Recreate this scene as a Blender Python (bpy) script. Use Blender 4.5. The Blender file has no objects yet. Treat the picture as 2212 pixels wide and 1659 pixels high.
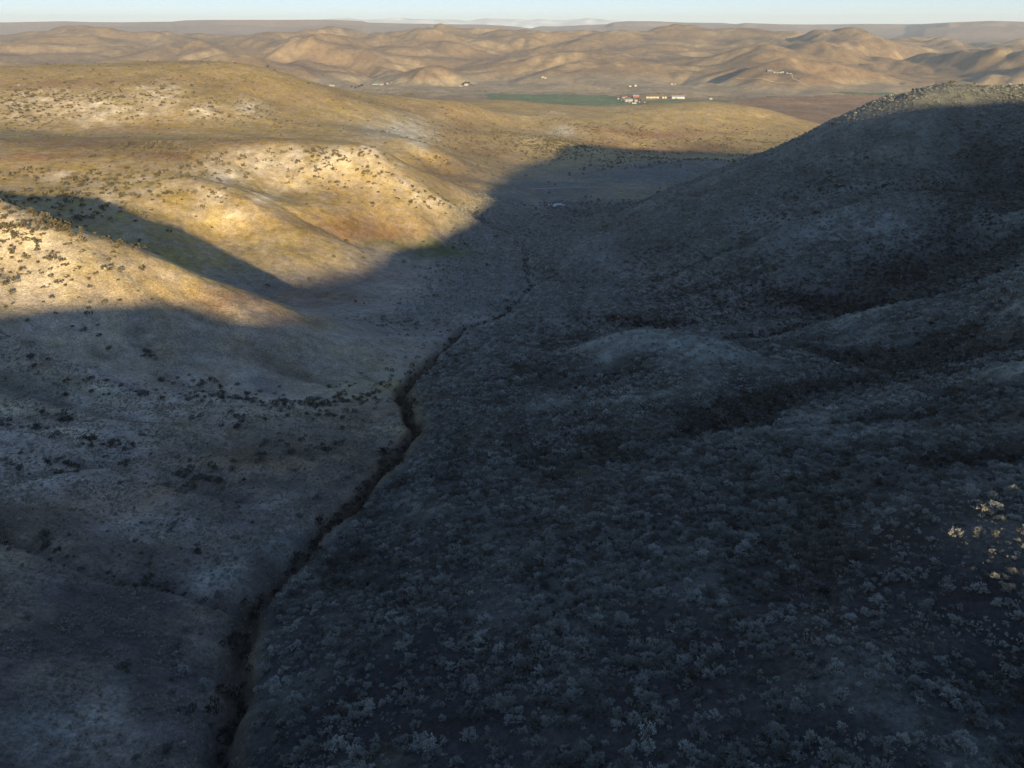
import bpy, bmesh, math, random
import numpy as np
from mathutils import Vector, Matrix
random.seed(7); rng = np.random.default_rng(7)
scene = bpy.context.scene
# ---------------------------------------------------------------- camera, sky, sun, exposure
FOCAL_PX = 1536.0 / 2212.0            # focal length as a share of the picture width
PITCH = math.atan(784.5 / 1536.0)     # camera looks this far below the horizon
cam_d = bpy.data.cameras.new('camera'); cam = bpy.data.objects.new('camera', cam_d)
scene.collection.objects.link(cam); scene.camera = cam
cam_d.sensor_width = 36.0; cam_d.lens = 36.0 * FOCAL_PX
cam_d.clip_start = 1.0; cam_d.clip_end = 200000.0
cam.location = (0, 0, 0); cam.rotation_euler = (math.pi / 2 - PITCH, 0, 0)
SUN_EL = math.radians(11.5); SUN_TO = (0.33, -0.944)         # towards the sun, in plan
world = bpy.data.worlds.new('World'); scene.world = world; world.use_nodes = True
wn = world.node_tree.nodes; wl = world.node_tree.links
sky = wn.new('ShaderNodeTexSky'); sky.sky_type = 'NISHITA'; sky.sun_disc = False
sky.sun_elevation = SUN_EL; sky.sun_rotation = math.atan2(SUN_TO[0], SUN_TO[1])
sky.altitude = 1000; sky.air_density = 0.6; sky.dust_density = 0.1; sky.ozone_density = 2.4
gm_ = wn.new('ShaderNodeGamma'); gm_.inputs[1].default_value = 0.42          # softens the whole dome evenly: brighter zenith against the horizon
wl.new(sky.outputs[0], gm_.inputs[0]); hs_ = wn.new('ShaderNodeHueSaturation'); hs_.inputs['Saturation'].default_value = 1.5; hs_.inputs['Hue'].default_value = 0.511; wl.new(gm_.outputs[0], hs_.inputs['Color']); wl.new(hs_.outputs[0], wn['Background'].inputs[0]); wn['Background'].inputs[1].default_value = 0.14
sd = bpy.data.lights.new('sun', 'SUN'); sun = bpy.data.objects.new('sun', sd); scene.collection.objects.link(sun)
sd.energy = 3.3; sd.angle = math.radians(0.8); sd.color = (1.0, 0.78, 0.42)
sv = Vector((SUN_TO[0] * math.cos(SUN_EL), SUN_TO[1] * math.cos(SUN_EL), math.sin(SUN_EL)))
sun.rotation_euler = sv.to_track_quat('Z', 'Y').to_euler()
scene.view_settings.view_transform = 'Standard'; scene.view_settings.look = 'None'
scene.view_settings.exposure = 1.55; scene.view_settings.gamma = 1.0
scene.view_settings.use_curve_mapping = False
QUAL = 1.0
scene.cycles.volume_bounces = 1

# ---------------------------------------------------------------- surveyed land points (x, y, z in metres) and drains
CTRL = np.array([(-34.5,53.8,-78),(-38.3,67.3,-82),(-41.3,78.1,-85),(-45.8,89.8,-88),(-43.3,101,-91),(-41.8,113.8,-94),(-36.8,133.3,-98),(-30.7,155.4,-101),(-28.5,174.5,-104),(-34.2,197.5,-107.5),(-38.3,214.5,-110),(-32.5,243.2,-114.5),(-23.9,293,-122),(-6.7,310.2,-124.5),(11.4,380,-133),(8.8,449.9,-140),(8.2,517.1,-145),(25.5,611,-151),(42.8,681.3,-156),(-28,30,-74),(-25,12,-70),(199,267.9,-83),(172.5,259,-91),(156.2,255.8,-96),(132.1,254.2,-102),(108,258.4,-108),(83.7,260.8,-112),(28.9,314.9,-124),(29.7,364,-130),(28.3,422.9,-136),(44.3,214,-90.1),(33.8,214,-91.1),(57.8,208,-88.5),(71.9,196,-88.7),(84.9,182,-88.6),(46.7,188,-90),(27.8,198.2,-96.5),(7,219.3,-105),(-9.8,246.2,-112),(-16.1,207.4,-106),(12.2,175.4,-95.5),(36.5,167.9,-90),(56.2,173.1,-88.5),(162.6,218.3,-69),(147,214.6,-79),(133,226,-86),(115.4,228.7,-93.5),(96.9,235,-100),(86.9,229.1,-101),(79.4,247,-107),(60,262,-116),(78,258,-114),(40,285,-120),(25,250,-112),(100,250,-110),(135.7,178.4,-65),(127.8,183.5,-75),(115.9,193.4,-85),(101,203.1,-94),(125.1,159.8,-69),(113.9,167.8,-79),(96.9,172.2,-85.5),(83.3,170.8,-89),(65.2,164.1,-91),(45.8,154,-91.5),(22.3,150.1,-93.5),(-0.7,149.5,-96.5),(-17.3,153.4,-99),(100.3,125.3,-61),(90.2,129.8,-68.5),(78.9,134.1,-73),(67.2,139.6,-79),(51.7,138.2,-83),(34.5,130,-84.5),(84.8,107.4,-64),(69.2,114,-71),(52.5,113.7,-76),(65.6,75,-53.4),(59.3,72,-52.8),(54.3,72,-53.3),(77.2,89.8,-60),(65.6,93.3,-65),(51.5,92.6,-69),(50,59.2,-54),(43.2,74.6,-64),(27.2,82.8,-71),(10.8,89.8,-77),(-9.3,106.8,-86),(-23.4,111.8,-90),(8.6,114.3,-84),(32.9,104.8,-77),(46.4,45.1,-55),(35.5,48.6,-56),(18.9,50.9,-62),(2.3,55.8,-68),(-12,63.3,-73),(-23,71.6,-78),(-32.6,80.8,-83),(-29.3,64,-78),(41.1,37.2,-54),(16.2,40.7,-59),(-4.9,46.2,-67),(-20.3,49.6,-72),(-16.2,131.7,-93),(-31.3,108.4,-93),(0,18,-60),(20,10,-54),(40,20,-57),(-12,16,-65),(-50,10,-62),(-80,20,-58),(0,0,-58),(60,0,-42),(-60,-20,-52),(0,-50,-48),(-100,-40,-40),(-30,-30,-54),(-56.2,50.3,-73),(-47.9,52.4,-76),(-42.6,57.3,-78),(-56.1,62.3,-76),(-51.9,69.8,-80.5),(-47.8,77.2,-84),(-67.1,75.4,-77.5),(-61.1,81.7,-81),(-84.6,93.2,-76),(-74,92.7,-80),(-60.9,92.1,-84.5),(-52.3,90.9,-87),(-46.5,89.4,-88.5),(-56.6,99.5,-88),(-68.6,102.8,-86),(-81.9,105.8,-82),(-94.8,107.5,-79),(-52.4,110,-92),(-48.6,117.4,-94.5),(-95.9,136.5,-90),(-115.3,136.9,-84),(-75.3,136.1,-93.5),(-54.8,137.4,-97),(-46.5,146.8,-99.5),(-78,171.9,-98),(-53.7,175.4,-103),(-42.6,186,-106),(-135.8,166.8,-88),(-117.5,176.2,-93),(-107.9,197.2,-96),(-78.3,213.7,-104),(-57.5,222.3,-110),(-121.5,215,-87.9),(-150.7,195,-78.3),(-137.6,208,-78.8),(-101.8,220,-93.3),(-81.8,228,-99.3),(-61.4,242,-108.2),(-41,253.9,-115.5),(-164.7,222,-68.3),(-149.5,226,-69.5),(-131.4,226,-75.9),(-114,234,-87),(-179.9,252,-55.8),(-165.5,252,-62.3),(-145.9,252,-69),(-128.1,253,-77),(-113.6,255,-85.6),(-97.6,260,-94.7),(-84.8,268,-103.6),(-69.3,278,-113),(-55.8,286.7,-122),(-250,245,-45),(-220,200,-52),(-330,290,-36),(-190,130,-60),(-140,90,-64),(-160,50,-58),(-230,40,-45),(-330,160,-36),(-160,330,-116),(-105,335,-124.5),(-205,328,-104),(-255,332,-91),(-330,350,-74),(-128,332,-121),(-182,300,-102),(-140,296,-112),(-293.6,415,-83.9),(-274.4,385,-84),(-273.1,425,-84.6),(-212.5,408,-91.6),(-165.4,378,-111.1),(-163.1,408,-110.3),(-193.2,365,-95),(-118.9,380.2,-117),(-103.7,377.3,-124),(-84.4,356.4,-126),(-68.4,393.2,-132),(-42.3,399.2,-134),(-17.2,458.2,-141),(-46.8,328.5,-124.5),(-67.3,317,-122.5),(-26,356.7,-130),(-253.9,440,-84.9),(-198.4,440,-87.6),(-209.6,468,-86.5),(-177.5,458,-92.6),(-147.5,450,-103),(-118.4,444,-115.9),(-95,438,-126.1),(-74.8,435.5,-134),(-186.9,438,-90),(-157,428,-98.8),(-128.8,420,-110.7),(-106.7,415,-120.6),(-319.9,460,-76),(-271.3,540,-79.4),(-371.2,540,-76.2),(-323.9,545,-76.9),(-232.4,570,-80.5),(-183.9,585,-81.9),(-282.9,470,-79.1),(-216,500,-84.1),(-149,590,-84.3),(-171.5,540,-87.6),(-148.4,572,-84.5),(-111.7,566,-85.3),(-79.7,556,-102.4),(-54.8,545,-118.5),(-36.7,532,-126.6),(-159.5,490,-105.3),(-83.1,500,-117.1),(-136.1,530,-94),(-108.4,520,-105.2),(-125.6,478,-108.8),(-94.5,470,-122.4),(-57.6,500,-126.9),(-70.4,468.1,-136),(-48.8,505.4,-140),(-17.1,564.7,-147),(-31.7,562.6,-142),(-330,610,-85),(-420,600,-80),(-230,640,-93),(-175,650,-100),(-120,660,-112),(-70,655,-126),(-30,640,-136),(5,620,-147),(30,640,-152),(-41.8,615,-126.3),(-8.2,600,-136.6),(-645.1,980,-50.9),(-538.5,1000,-49.2),(-454.9,1000,-47.3),(-389.5,1000,-47.1),(-341.6,1015,-51.1),(-295.8,1060,-68.4),(-268.9,1100,-83.2),(-240.6,1150,-96.6),(-169.9,1240,-111.2),(-84.4,1310,-123.4),(-534.9,800,-66.8),(-447.9,820,-63.8),(-368.3,830,-64.6),(-470.4,690,-85.2),(-386.4,690,-89.3),(-452.9,745,-76.9),(-362.5,745,-79.1),(-295.5,800,-80.3),(-296.8,735,-88.6),(-262.7,700,-93.4),(-265.9,900,-85.3),(-214.5,760,-100.5),(-354.4,668,-90.3),(-314.6,690,-92.5),(-186.5,1000,-100.4),(-201.9,850,-102.5),(-126.9,800,-108.2),(-159.3,790,-103.1),(-81.1,735,-117),(-91.4,705,-118.6),(-702.2,960,-54.6),(-760,1000,-60),(-640,700,-72),(-590,800,-66),(-800,700,-62),(-520,560,-62),(-600,1250,-80),(-380,1250,-85),(-200,1450,-150),(-700,1500,-130),(0,1900,-190),(-400,1950,-188),(-115.1,899,-126.9),(-74.7,1144,-141.3),(-55,824,-138.6),(-79.9,717,-129.4),(-28.2,977,-155.5),(-4.6,1250,-154.4),(65.6,1122,-158.4),(115.5,1059,-168.5),(39.4,977,-164.3),(12.5,815,-157.2),(81.2,958,-169.9),(-24.7,690,-139.5),(-89,1375,-142),(83.4,1450,-158.1),(158.9,1325,-171.4),(188.6,1238,-185.8),(221.5,1200,-194.6),(286.1,1338,-188.9),(425,1388,-187.7),(334,1200,-190.9),(552.4,1538,-182.8),(-5.8,1600,-147.9),(42.5,1588,-154),(137,1556,-165.2),(233.5,1638,-162.6),(407.1,1700,-161),(507.7,1688,-165.7),(580.5,1625,-175.3),(628.6,1562,-187.5),(97,781.3,-158),(45.4,754.7,-155),(153.4,819.3,-158),(215.1,860.5,-159),(6.4,712,-153),(100.6,694,-158),(264.1,922.6,-158),(56.4,599,-150),(36.2,526.2,-144),(79.4,627.2,-155),(240,700,-164),(330,800,-170),(440,900,-178),(560,1050,-186),(720,1250,-194),(650,1650,-205),(350,1850,-209),(900,1500,-203),(148.2,620,-124.6),(111.9,590,-130.5),(77.5,555,-136.4),(349.7,525,-39.7),(333.2,556,-43.3),(297.6,562,-49.4),(251.4,552,-60.5),(218.7,534,-66.6),(192.5,521,-74.2),(171.2,511,-82.2),(143.4,498,-91.4),(116.1,484,-100.6),(89.1,467,-109.3),(62.8,446,-117.6),(40.8,424,-126.1),(31.3,412.3,-135.5),(470,620,-62),(390,700,-96),(560,780,-115),(290,660,-132),(215,600,-134),(308.7,449,-63.4),(265,449,-68.7),(213.3,456,-75.3),(170.1,449,-88),(124.6,431,-103.7),(80,408,-119.9),(51.3,389,-130.6),(281.3,397,-81.5),(254.4,408,-83),(222.2,411,-84.4),(192,406,-88.5),(164.3,398,-95.8),(137.6,391,-104.4),(111,383,-113.9),(78.7,369,-123.9),(235.2,385,-87.7),(198.4,385,-90.1),(158.7,373,-102.1),(119,357,-114.8),(81.4,344,-125.4),(224.4,344,-96.5),(228.4,330,-92.5),(188.9,312,-102.5),(155.1,305,-106.7),(126.6,310,-113),(82.6,300,-120.4),(54,318,-125.2),(260,330,-72),(230,250,-66),(330,380,-52),(320,270,-42),(-96,-150,-6),(-37,-130,-8),(-1,-117,-10),(36,-104,-24),(74,-91,-25),(115,-76,-23),(151,-64,-15),(183,-53,-5),(225,-38,12),(263,-25,22),(342,3,37),(382,17,43),(419,30,48),(461,45,49),(489,55,47),(546,74,44),(609,96,42),(666,116,35),(713,133,31),(791,160,22),(867,187,-20),(430,400,-30),(395,480,-42),(530,330,-14),(560,250,2),(600,560,-60),(250,-150,0),(420,-100,20),(620,-30,10),(850,50,-30),(200,-300,-20),(0,-350,-25),(-300,-300,-20),(-500,0,-20),(-600,300,-30),(1000,600,-110),(1100,900,-160),(1300,1400,-190),(130,20,-34),(160,80,-47),(200,150,-50),(270,120,-24),(110,-30,-32),(520,150,22),(600,175,20),(680,205,18),(-159.9,2492.6,-215),(63.6,2383.5,-215),(217.3,2492.6,-215),(380,2576.5,-215),(488.5,2339.5,-215),(669.9,2492.6,-215),(673.8,2242.7,-215),(863.7,2203.4,-215),(1108,2297,-215),(760.2,2025.5,-215),(960.5,2116.9,-215),(1277.9,2383.5,-215),(1300,2200,-214),(1700,2000,-212),(-200,2300,-208),(-900,2300,-200),(2000,2600,-200),(1300,1800,-212),(-317.5,2550.9,-210),(-475.9,2765,-206),(-695.8,2852.3,-203),(-174.7,2737.5,-207),(-10.4,2877.4,-200),(239.5,2767,-200),(556.8,2684.7,-209),(492.3,3000.6,-192),(-2709.7,5300,-32.9),(-2983,4700,-73.4),(-2634.9,4300,-87.5),(-2042.4,3500,-142),(-2235.4,5000,-65),(-1767.5,5000,-59.7),(-2009.5,4200,-123.3),(-1478.1,3700,-106.6),(-1425.8,4300,-87.5),(-1111.6,3600,-128.7),(-935.3,3250,-135.4),(-1228.3,4700,-98.1),(-1024.4,4500,-82.1),(-878.7,4600,-96),(-916,2850,-158.9),(-1575.4,3300,-139.3),(-2161.8,3300,-139.3),(-129.5,5300,-35.7),(404.5,5300,-49.5),(130.8,5100,-55.6),(-531.4,5000,-70.2),(-718.7,4800,-82.5),(-398.5,4000,-130.2),(-528.2,3300,-169.6),(-757.2,3700,-146.2),(-543,3900,-133.2),(-282.2,3050,-136.9),(171.9,3600,-119.1),(-12.4,3500,-134.5),(-121.9,2950,-190.4),(-182.9,3200,-169.7),(54.7,2950,-180.6),(154.1,3200,-161),(288.6,2850,-187.1),(-268.2,4300,-123.9),(-71.6,4700,-98.1),(32.2,3900,-133.2),(564,4300,-83),(658.2,3800,-119.6),(323.4,4000,-140.9),(335,4600,-115.5),(451.7,3400,-152.6),(522.1,2600,-187.9),(631.7,2900,-182.4),(597.6,3200,-161),(814.7,5100,-55.6),(1072.1,5200,-45.9),(965.6,4400,-103.5),(663.2,2950,-180.6),(858.5,3200,-148.9),(1162.8,3600,-103.7),(1586.2,4100,-64),(1920.6,4700,-36.5),(1743,5200,-37.7),(1446.2,5300,-35.7),(1202.6,4050,-160),(1477.3,4900,-73.9),(1173.7,4400,-115.1),(930.5,3800,-150.1),(1719.2,4800,-57.4),(1895.8,4300,-94.3),(1783.5,3600,-155.8),(1784.6,3100,-194.9),(1412.9,2650,-221.1),(1326.4,3550,-136.4),(1334.2,3400,-149),(1226.4,3500,-119.5),(1471.9,3600,-113.3),(1435.9,3000,-172.2),(794,2300,-208.8),(772.2,2600,-187.9),(1065.4,2550,-191.4),(994.5,2800,-171.5),(869,2950,-164.5),(2387,5300,-105),(2601.5,5200,-105.8),(2743.1,5000,-107),(2863,4700,-148),(2338.3,3900,-189.9),(2164.7,4200,-188.6),(1880.8,3250,-211.5),(2373.2,4500,-153.7),(2050,2900,-150),(2300,3100,-110),(2600,3400,-70),(1900,2500,-180),(2300,2500,-170),(3000,3000,-80),(1750,2650,-190),(1884.2,3050,-170.1),(2153,3300,-112.7),(-5367,7000,-172),(-4545.1,7000,-172),(-3723.2,7000,-172),(-2901.3,7000,-172),(-2079.4,7000,-172),(-1257.5,7000,-172),(-435.6,7000,-172),(386.3,7000,-172),(1208.2,7000,-172),(2030.1,7000,-172),(2852,7000,-172),(3673.9,7000,-172),(4495.8,7000,-172),(5317.7,7000,-172),(0,9000,-190),(4000,8500,-190),(-4000,8500,-190),(8000,6000,-150),(-6000,5000,-120),(-3000,2500,-120),(-1500,1200,-60),(3500,1500,-150),(-6000,-6000,-100),(6000,-6000,-100),(0,-2000,-40),(0,-6000,-80),(-2500,0,-60),(2500,0,-120),(2000,-1500,-60),(-1500,-1200,-40)])
MESA_AZ = np.array([-0.63, -0.5707, -0.5107, -0.484, -0.4517, -0.4035, -0.3884, -0.3633, -0.2745, -0.231, -0.1868, -0.1758, -0.1191, -0.0325, 0.0081, 0.0239, 0.0372, 0.0546, 0.118, 0.1264, 0.1462, 0.1801, 0.211, 0.2577, 0.2741, 0.2847, 0.3219, 0.3632, 0.4129, 0.4606, 0.479, 0.5012, 0.5401, 0.5704, 0.6439])
MESA_Z = np.array([-28.4, -22.7, -5.7, -17.1, -19.9, -11.4, 5.9, 11.9, 11.9, 14.8, 0.0, -27.9, -43.5, -55.9, -87.1, -116.7, -84.2, -87.6, -51.7, -21.7, -3.1, -6.2, -24.8, -31.0, -49.7, -31.0, -49.7, -58.2, -48.5, -51.7, -39.8, -21.7, 0.0, -10.8, -10.8])
MESA_R = np.array([13614, 13071, 12609, 12427, 12226, 11961, 12426, 12303, 11947, 11814, 11704, 12188, 12086, 12006, 12000, 12504, 13009, 13019, 12588, 12097, 12129, 12197, 12272, 12410, 12465, 12503, 12650, 13372, 13647, 13954, 12395, 11973, 12242, 12475, 13129])
GULCH = [(-34.5,53.8,-78),(-38.3,67.3,-82),(-41.3,78.1,-85),(-45.8,89.8,-88),(-43.3,101,-91),(-41.8,113.8,-94),(-36.8,133.3,-98),(-30.7,155.4,-101),(-28.5,174.5,-104),(-34.2,197.5,-107.5),(-38.3,214.5,-110),(-32.5,243.2,-114.5),(-23.9,293,-122),(-6.7,310.2,-124.5),(11.4,380,-133),(8.8,449.9,-140),(8.2,517.1,-145),(25.5,611,-151)]
SIDE_GULLY = [(199,267.9,-83),(172.5,259,-91),(156.2,255.8,-96),(132.1,254.2,-102),(108,258.4,-108),(83.7,260.8,-112),(59.8,268.6,-117),(37,285.4,-121),(28.9,314.9,-124),(29.7,364,-130),(28.3,422.9,-136)]
KNOLL_GULLY = [(125.1,159.8,-69),(113.9,167.8,-79),(96.9,172.2,-85.5),(83.3,170.8,-89),(65.2,164.1,-91),(45.8,154,-91.5),(22.3,150.1,-93.5),(-0.7,149.5,-96.5),(-17.3,153.4,-99)]
LEFT_GULLY = [(-84.6,93.2,-76),(-74,92.7,-80),(-60.9,92.1,-84.5),(-52.3,90.9,-87),(-46.5,89.4,-88.5)]
SWALE = [(-209.6,468,-86.5),(-177.5,458,-92.6),(-147.5,450,-103),(-118.4,444,-115.9),(-95,438,-126.1)]
HILL_GULLY = [(281.3,397,-81.5),(254.4,408,-83),(222.2,411,-84.4),(192,406,-88.5),(164.3,398,-95.8),(137.6,391,-104.4),(111,383,-113.9),(78.7,369,-123.9)]
DRAINS = [(GULCH[:13], 2.3, 4.6), (GULCH[12:], 1.6, 2.0), (SIDE_GULLY[:7], 4.0, 3.5), (SIDE_GULLY[6:], 2.0, 1.2), (KNOLL_GULLY[:6], 5.0, 2.2), (LEFT_GULLY, 2.2, 2.0), (SWALE, 2.5, 1.8), (HILL_GULLY, 4.0, 3.0)]
RILLS = [[(-136.4,232),(-108.9,228),(-86.2,222),(-63.1,214),(-46.6,207)], [(-146.6,200),(-116.6,196),(-89.9,192),(-63.7,187),(-40.8,183)], [(-139.1,172),(-113.7,168),(-87.8,163),(-61.7,157),(-43.7,152)], [(-119.4,140),(-100.6,138),(-77.9,134),(-58.3,132)], [(-88.6,272),(-72.6,252),(-57.9,232),(-43.6,216)]]
DRAINS += [(l_, 1.7, 1.0) for l_ in RILLS]
POND = (42.8, 681.3, -156.0, 6.0)

# ---------------------------------------------------------------- terrain height field (metres, camera ground point = origin)
def _tps(d2):
    return 0.5 * d2 * np.log(d2 + 1e-12)
def fit_rbf(P3, lam=2e-4):
    az = np.arctan2(P3[:, 0], P3[:, 1]); lr = np.log(np.hypot(P3[:, 0], P3[:, 1]) + 6.0)
    z = P3[:, 2]
    ex = np.abs(az) > 1.6
    az = np.concatenate([az, az[ex] - np.sign(az[ex]) * 2 * np.pi]); lr = np.concatenate([lr, lr[ex]]); z = np.concatenate([z, z[ex]])
    c = np.stack([az, lr], 1); n = len(c)
    d2 = ((c[:, None] - c[None]) ** 2).sum(2)
    K = np.zeros((n + 3, n + 3)); K[:n, :n] = _tps(d2) + lam * np.eye(n)
    K[:n, n] = 1; K[:n, n + 1:] = c; K[n, :n] = 1; K[n + 1:, :n] = c.T
    w = np.linalg.solve(K, np.concatenate([z, [0, 0, 0]]))
    return c, w
def eval_rbf(c, w, az, lr):
    q = np.stack([az.ravel(), lr.ravel()], 1); n = len(c); out = np.empty(len(q))
    for i in range(0, len(q), 20000):
        b = q[i:i + 20000]
        d2 = (b[:, :1] - c[None, :, 0]) ** 2 + (b[:, 1:] - c[None, :, 1]) ** 2
        out[i:i + 20000] = _tps(d2) @ w[:n] + w[n] + b @ w[n + 1:]
    return out.reshape(az.shape)
# integer-hash value helpers
def _hash(ix, iy, seed):
    h = (ix.astype(np.int64) * 374761393 + iy.astype(np.int64) * 668265263 + seed * 1442695041) & 0x7fffffff
    h = ((h ^ (h >> 13)) * 1274126177) & 0x7fffffff
    h = ((h ^ (h >> 15)) * 1911520717) & 0x7fffffff
    return (h ^ (h >> 16)) / 2147483647.0
def gnoise(x, y, seed=0):
    x0 = np.floor(x); y0 = np.floor(y); fx = x - x0; fy = y - y0
    x0 = x0.astype(np.int64); y0 = y0.astype(np.int64)
    u = fx * fx * fx * (fx * (fx * 6 - 15) + 10); v = fy * fy * fy * (fy * (fy * 6 - 15) + 10)
    def g(i, j):
        a = _hash(x0 + i, y0 + j, seed) * 6.2831853
        return np.cos(a) * (fx - i) + np.sin(a) * (fy - j)
    a = g(0, 0); b = g(1, 0); c = g(0, 1); d = g(1, 1)
    return (a + (b - a) * u + (c - a) * v + (a - b - c + d) * u * v) * 1.5
def fbm(x, y, octv=4, seed=0, gain=0.5):
    s = 0; a = 1.0; f = 1.0
    for k in range(octv):
        s = s + a * gnoise(x * f + 17.3 * k, y * f - 9.1 * k, seed + k); a *= gain; f *= 2.03
    return s
def gully_stripes(x, y, dx, dy, seed):
    # cosine furrows that follow the direction field (dx,dy = across-slope vector scaled by steepness), blended over jittered cells
    x0 = np.floor(x).astype(np.int64); y0 = np.floor(y).astype(np.int64)
    acc = np.zeros_like(x); wt = np.zeros_like(x)
    for i in (-1, 0, 1):
        for j in (-1, 0, 1):
            cx = x0 + i; cy = y0 + j
            px = x - (cx + _hash(cx, cy, seed)); py = y - (cy + _hash(cx, cy, seed + 7))
            w = np.maximum(0.0, 1.0 - (px * px + py * py) / 1.9); w = w * w * w
            acc += w * np.cos((px * dx + py * dy) * 6.2831853); wt += w
    return acc / (wt + 1e-6)
def smooth(a, lo, hi):
    t = np.clip((a - lo) / (hi - lo), 0, 1); return t * t * (3 - 2 * t)
def polydist(x, y, line):
    best = np.full(x.shape, 1e9); tz = np.zeros(x.shape)
    for (a, b) in zip(line[:-1], line[1:]):
        vx, vy = b[0] - a[0], b[1] - a[1]; L = vx * vx + vy * vy + 1e-9
        t = np.clip(((x - a[0]) * vx + (y - a[1]) * vy) / L, 0, 1)
        d = np.hypot(x - a[0] - t * vx, y - a[1] - t * vy)
        m = d < best; best[m] = d[m]
        if len(a) > 2: tz[m] = (a[2] + t * (b[2] - a[2]))[m]
    return best, tz
# ---- polar sheet: dense in the forward quadrant, coarse elsewhere
def grid_axes(q=1.0):
    h = math.radians(52)
    azs = np.concatenate([np.linspace(-math.pi, -h, int(70 * q), endpoint=False), np.linspace(-h, h, int(900 * q)), np.linspace(h, math.pi, int(70 * q) + 1)[1:]])
    r = np.concatenate([np.exp(np.linspace(math.log(9.0), math.log(1500.0), int(600 * q), endpoint=False)),
                        np.exp(np.linspace(math.log(1500.0), math.log(9000.0), int(230 * q), endpoint=False)),
                        np.exp(np.linspace(math.log(9000.0), math.log(16000.0), int(40 * q), endpoint=False)),
                        np.exp(np.linspace(math.log(16000.0), math.log(29000.0), 14))])
    return azs, r
def bilerp(ca, cl, C, az, lr):
    # catmull-rom bicubic on a regular grid
    fa = np.clip((az - ca[0]) / (ca[1] - ca[0]), 1, len(ca) - 2.001); fl = np.clip((lr - cl[0]) / (cl[1] - cl[0]), 1, len(cl) - 2.001)
    ia = fa.astype(int); il = fl.astype(int); ta = fa - ia; tl = fl - il
    def wts(t): return (-.5 * t + t * t - .5 * t ** 3, 1 - 2.5 * t * t + 1.5 * t ** 3, .5 * t + 2 * t * t - 1.5 * t ** 3, -.5 * t * t + .5 * t ** 3)
    wa = wts(ta); wl = wts(tl); s = 0
    for i in range(4):
        for j in range(4):
            s = s + wa[i] * wl[j] * C[np.clip(il + j - 1, 0, len(cl) - 1), np.clip(ia + i - 1, 0, len(ca) - 1)]
    return s
def build_heights(q=1.0):
    c, w = fit_rbf(CTRL)
    ca = np.linspace(-math.pi - .05, math.pi + .05, 420); cl = np.linspace(math.log(14.0), math.log(16000.0), 300)
    CA, CL = np.meshgrid(ca, cl)
    coarse = eval_rbf(c, w, CA, CL)
    azs, rr = grid_axes(q)
    AZ, R = np.meshgrid(azs, rr)
    X = R * np.sin(AZ); Y = R * np.cos(AZ)
    z = bilerp(ca, cl, coarse, AZ, np.log(R + 6.0))
    return azs, rr, AZ, R, X, Y, z
def gradient(azs, rr, AZ, R, z):
    dz_dr = np.gradient(z, axis=0) / np.gradient(rr)[:, None]
    dz_da = np.gradient(z, axis=1) / np.gradient(azs)[None, :] / R
    s, c_ = np.sin(AZ), np.cos(AZ)
    return dz_dr * s + dz_da * c_, dz_dr * c_ - dz_da * s
def box_blur(F, ka, kr):
    G = np.pad(F, ((kr, kr), (ka, ka)), mode='edge'); c = np.cumsum(np.cumsum(G, 0), 1); c = np.pad(c, ((1, 0), (1, 0)))
    a, b = 2 * kr + 1, 2 * ka + 1
    return (c[a:, b:] - c[:-a, b:] - c[a:, :-b] + c[:-a, :-b]) / (a * b)
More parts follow.
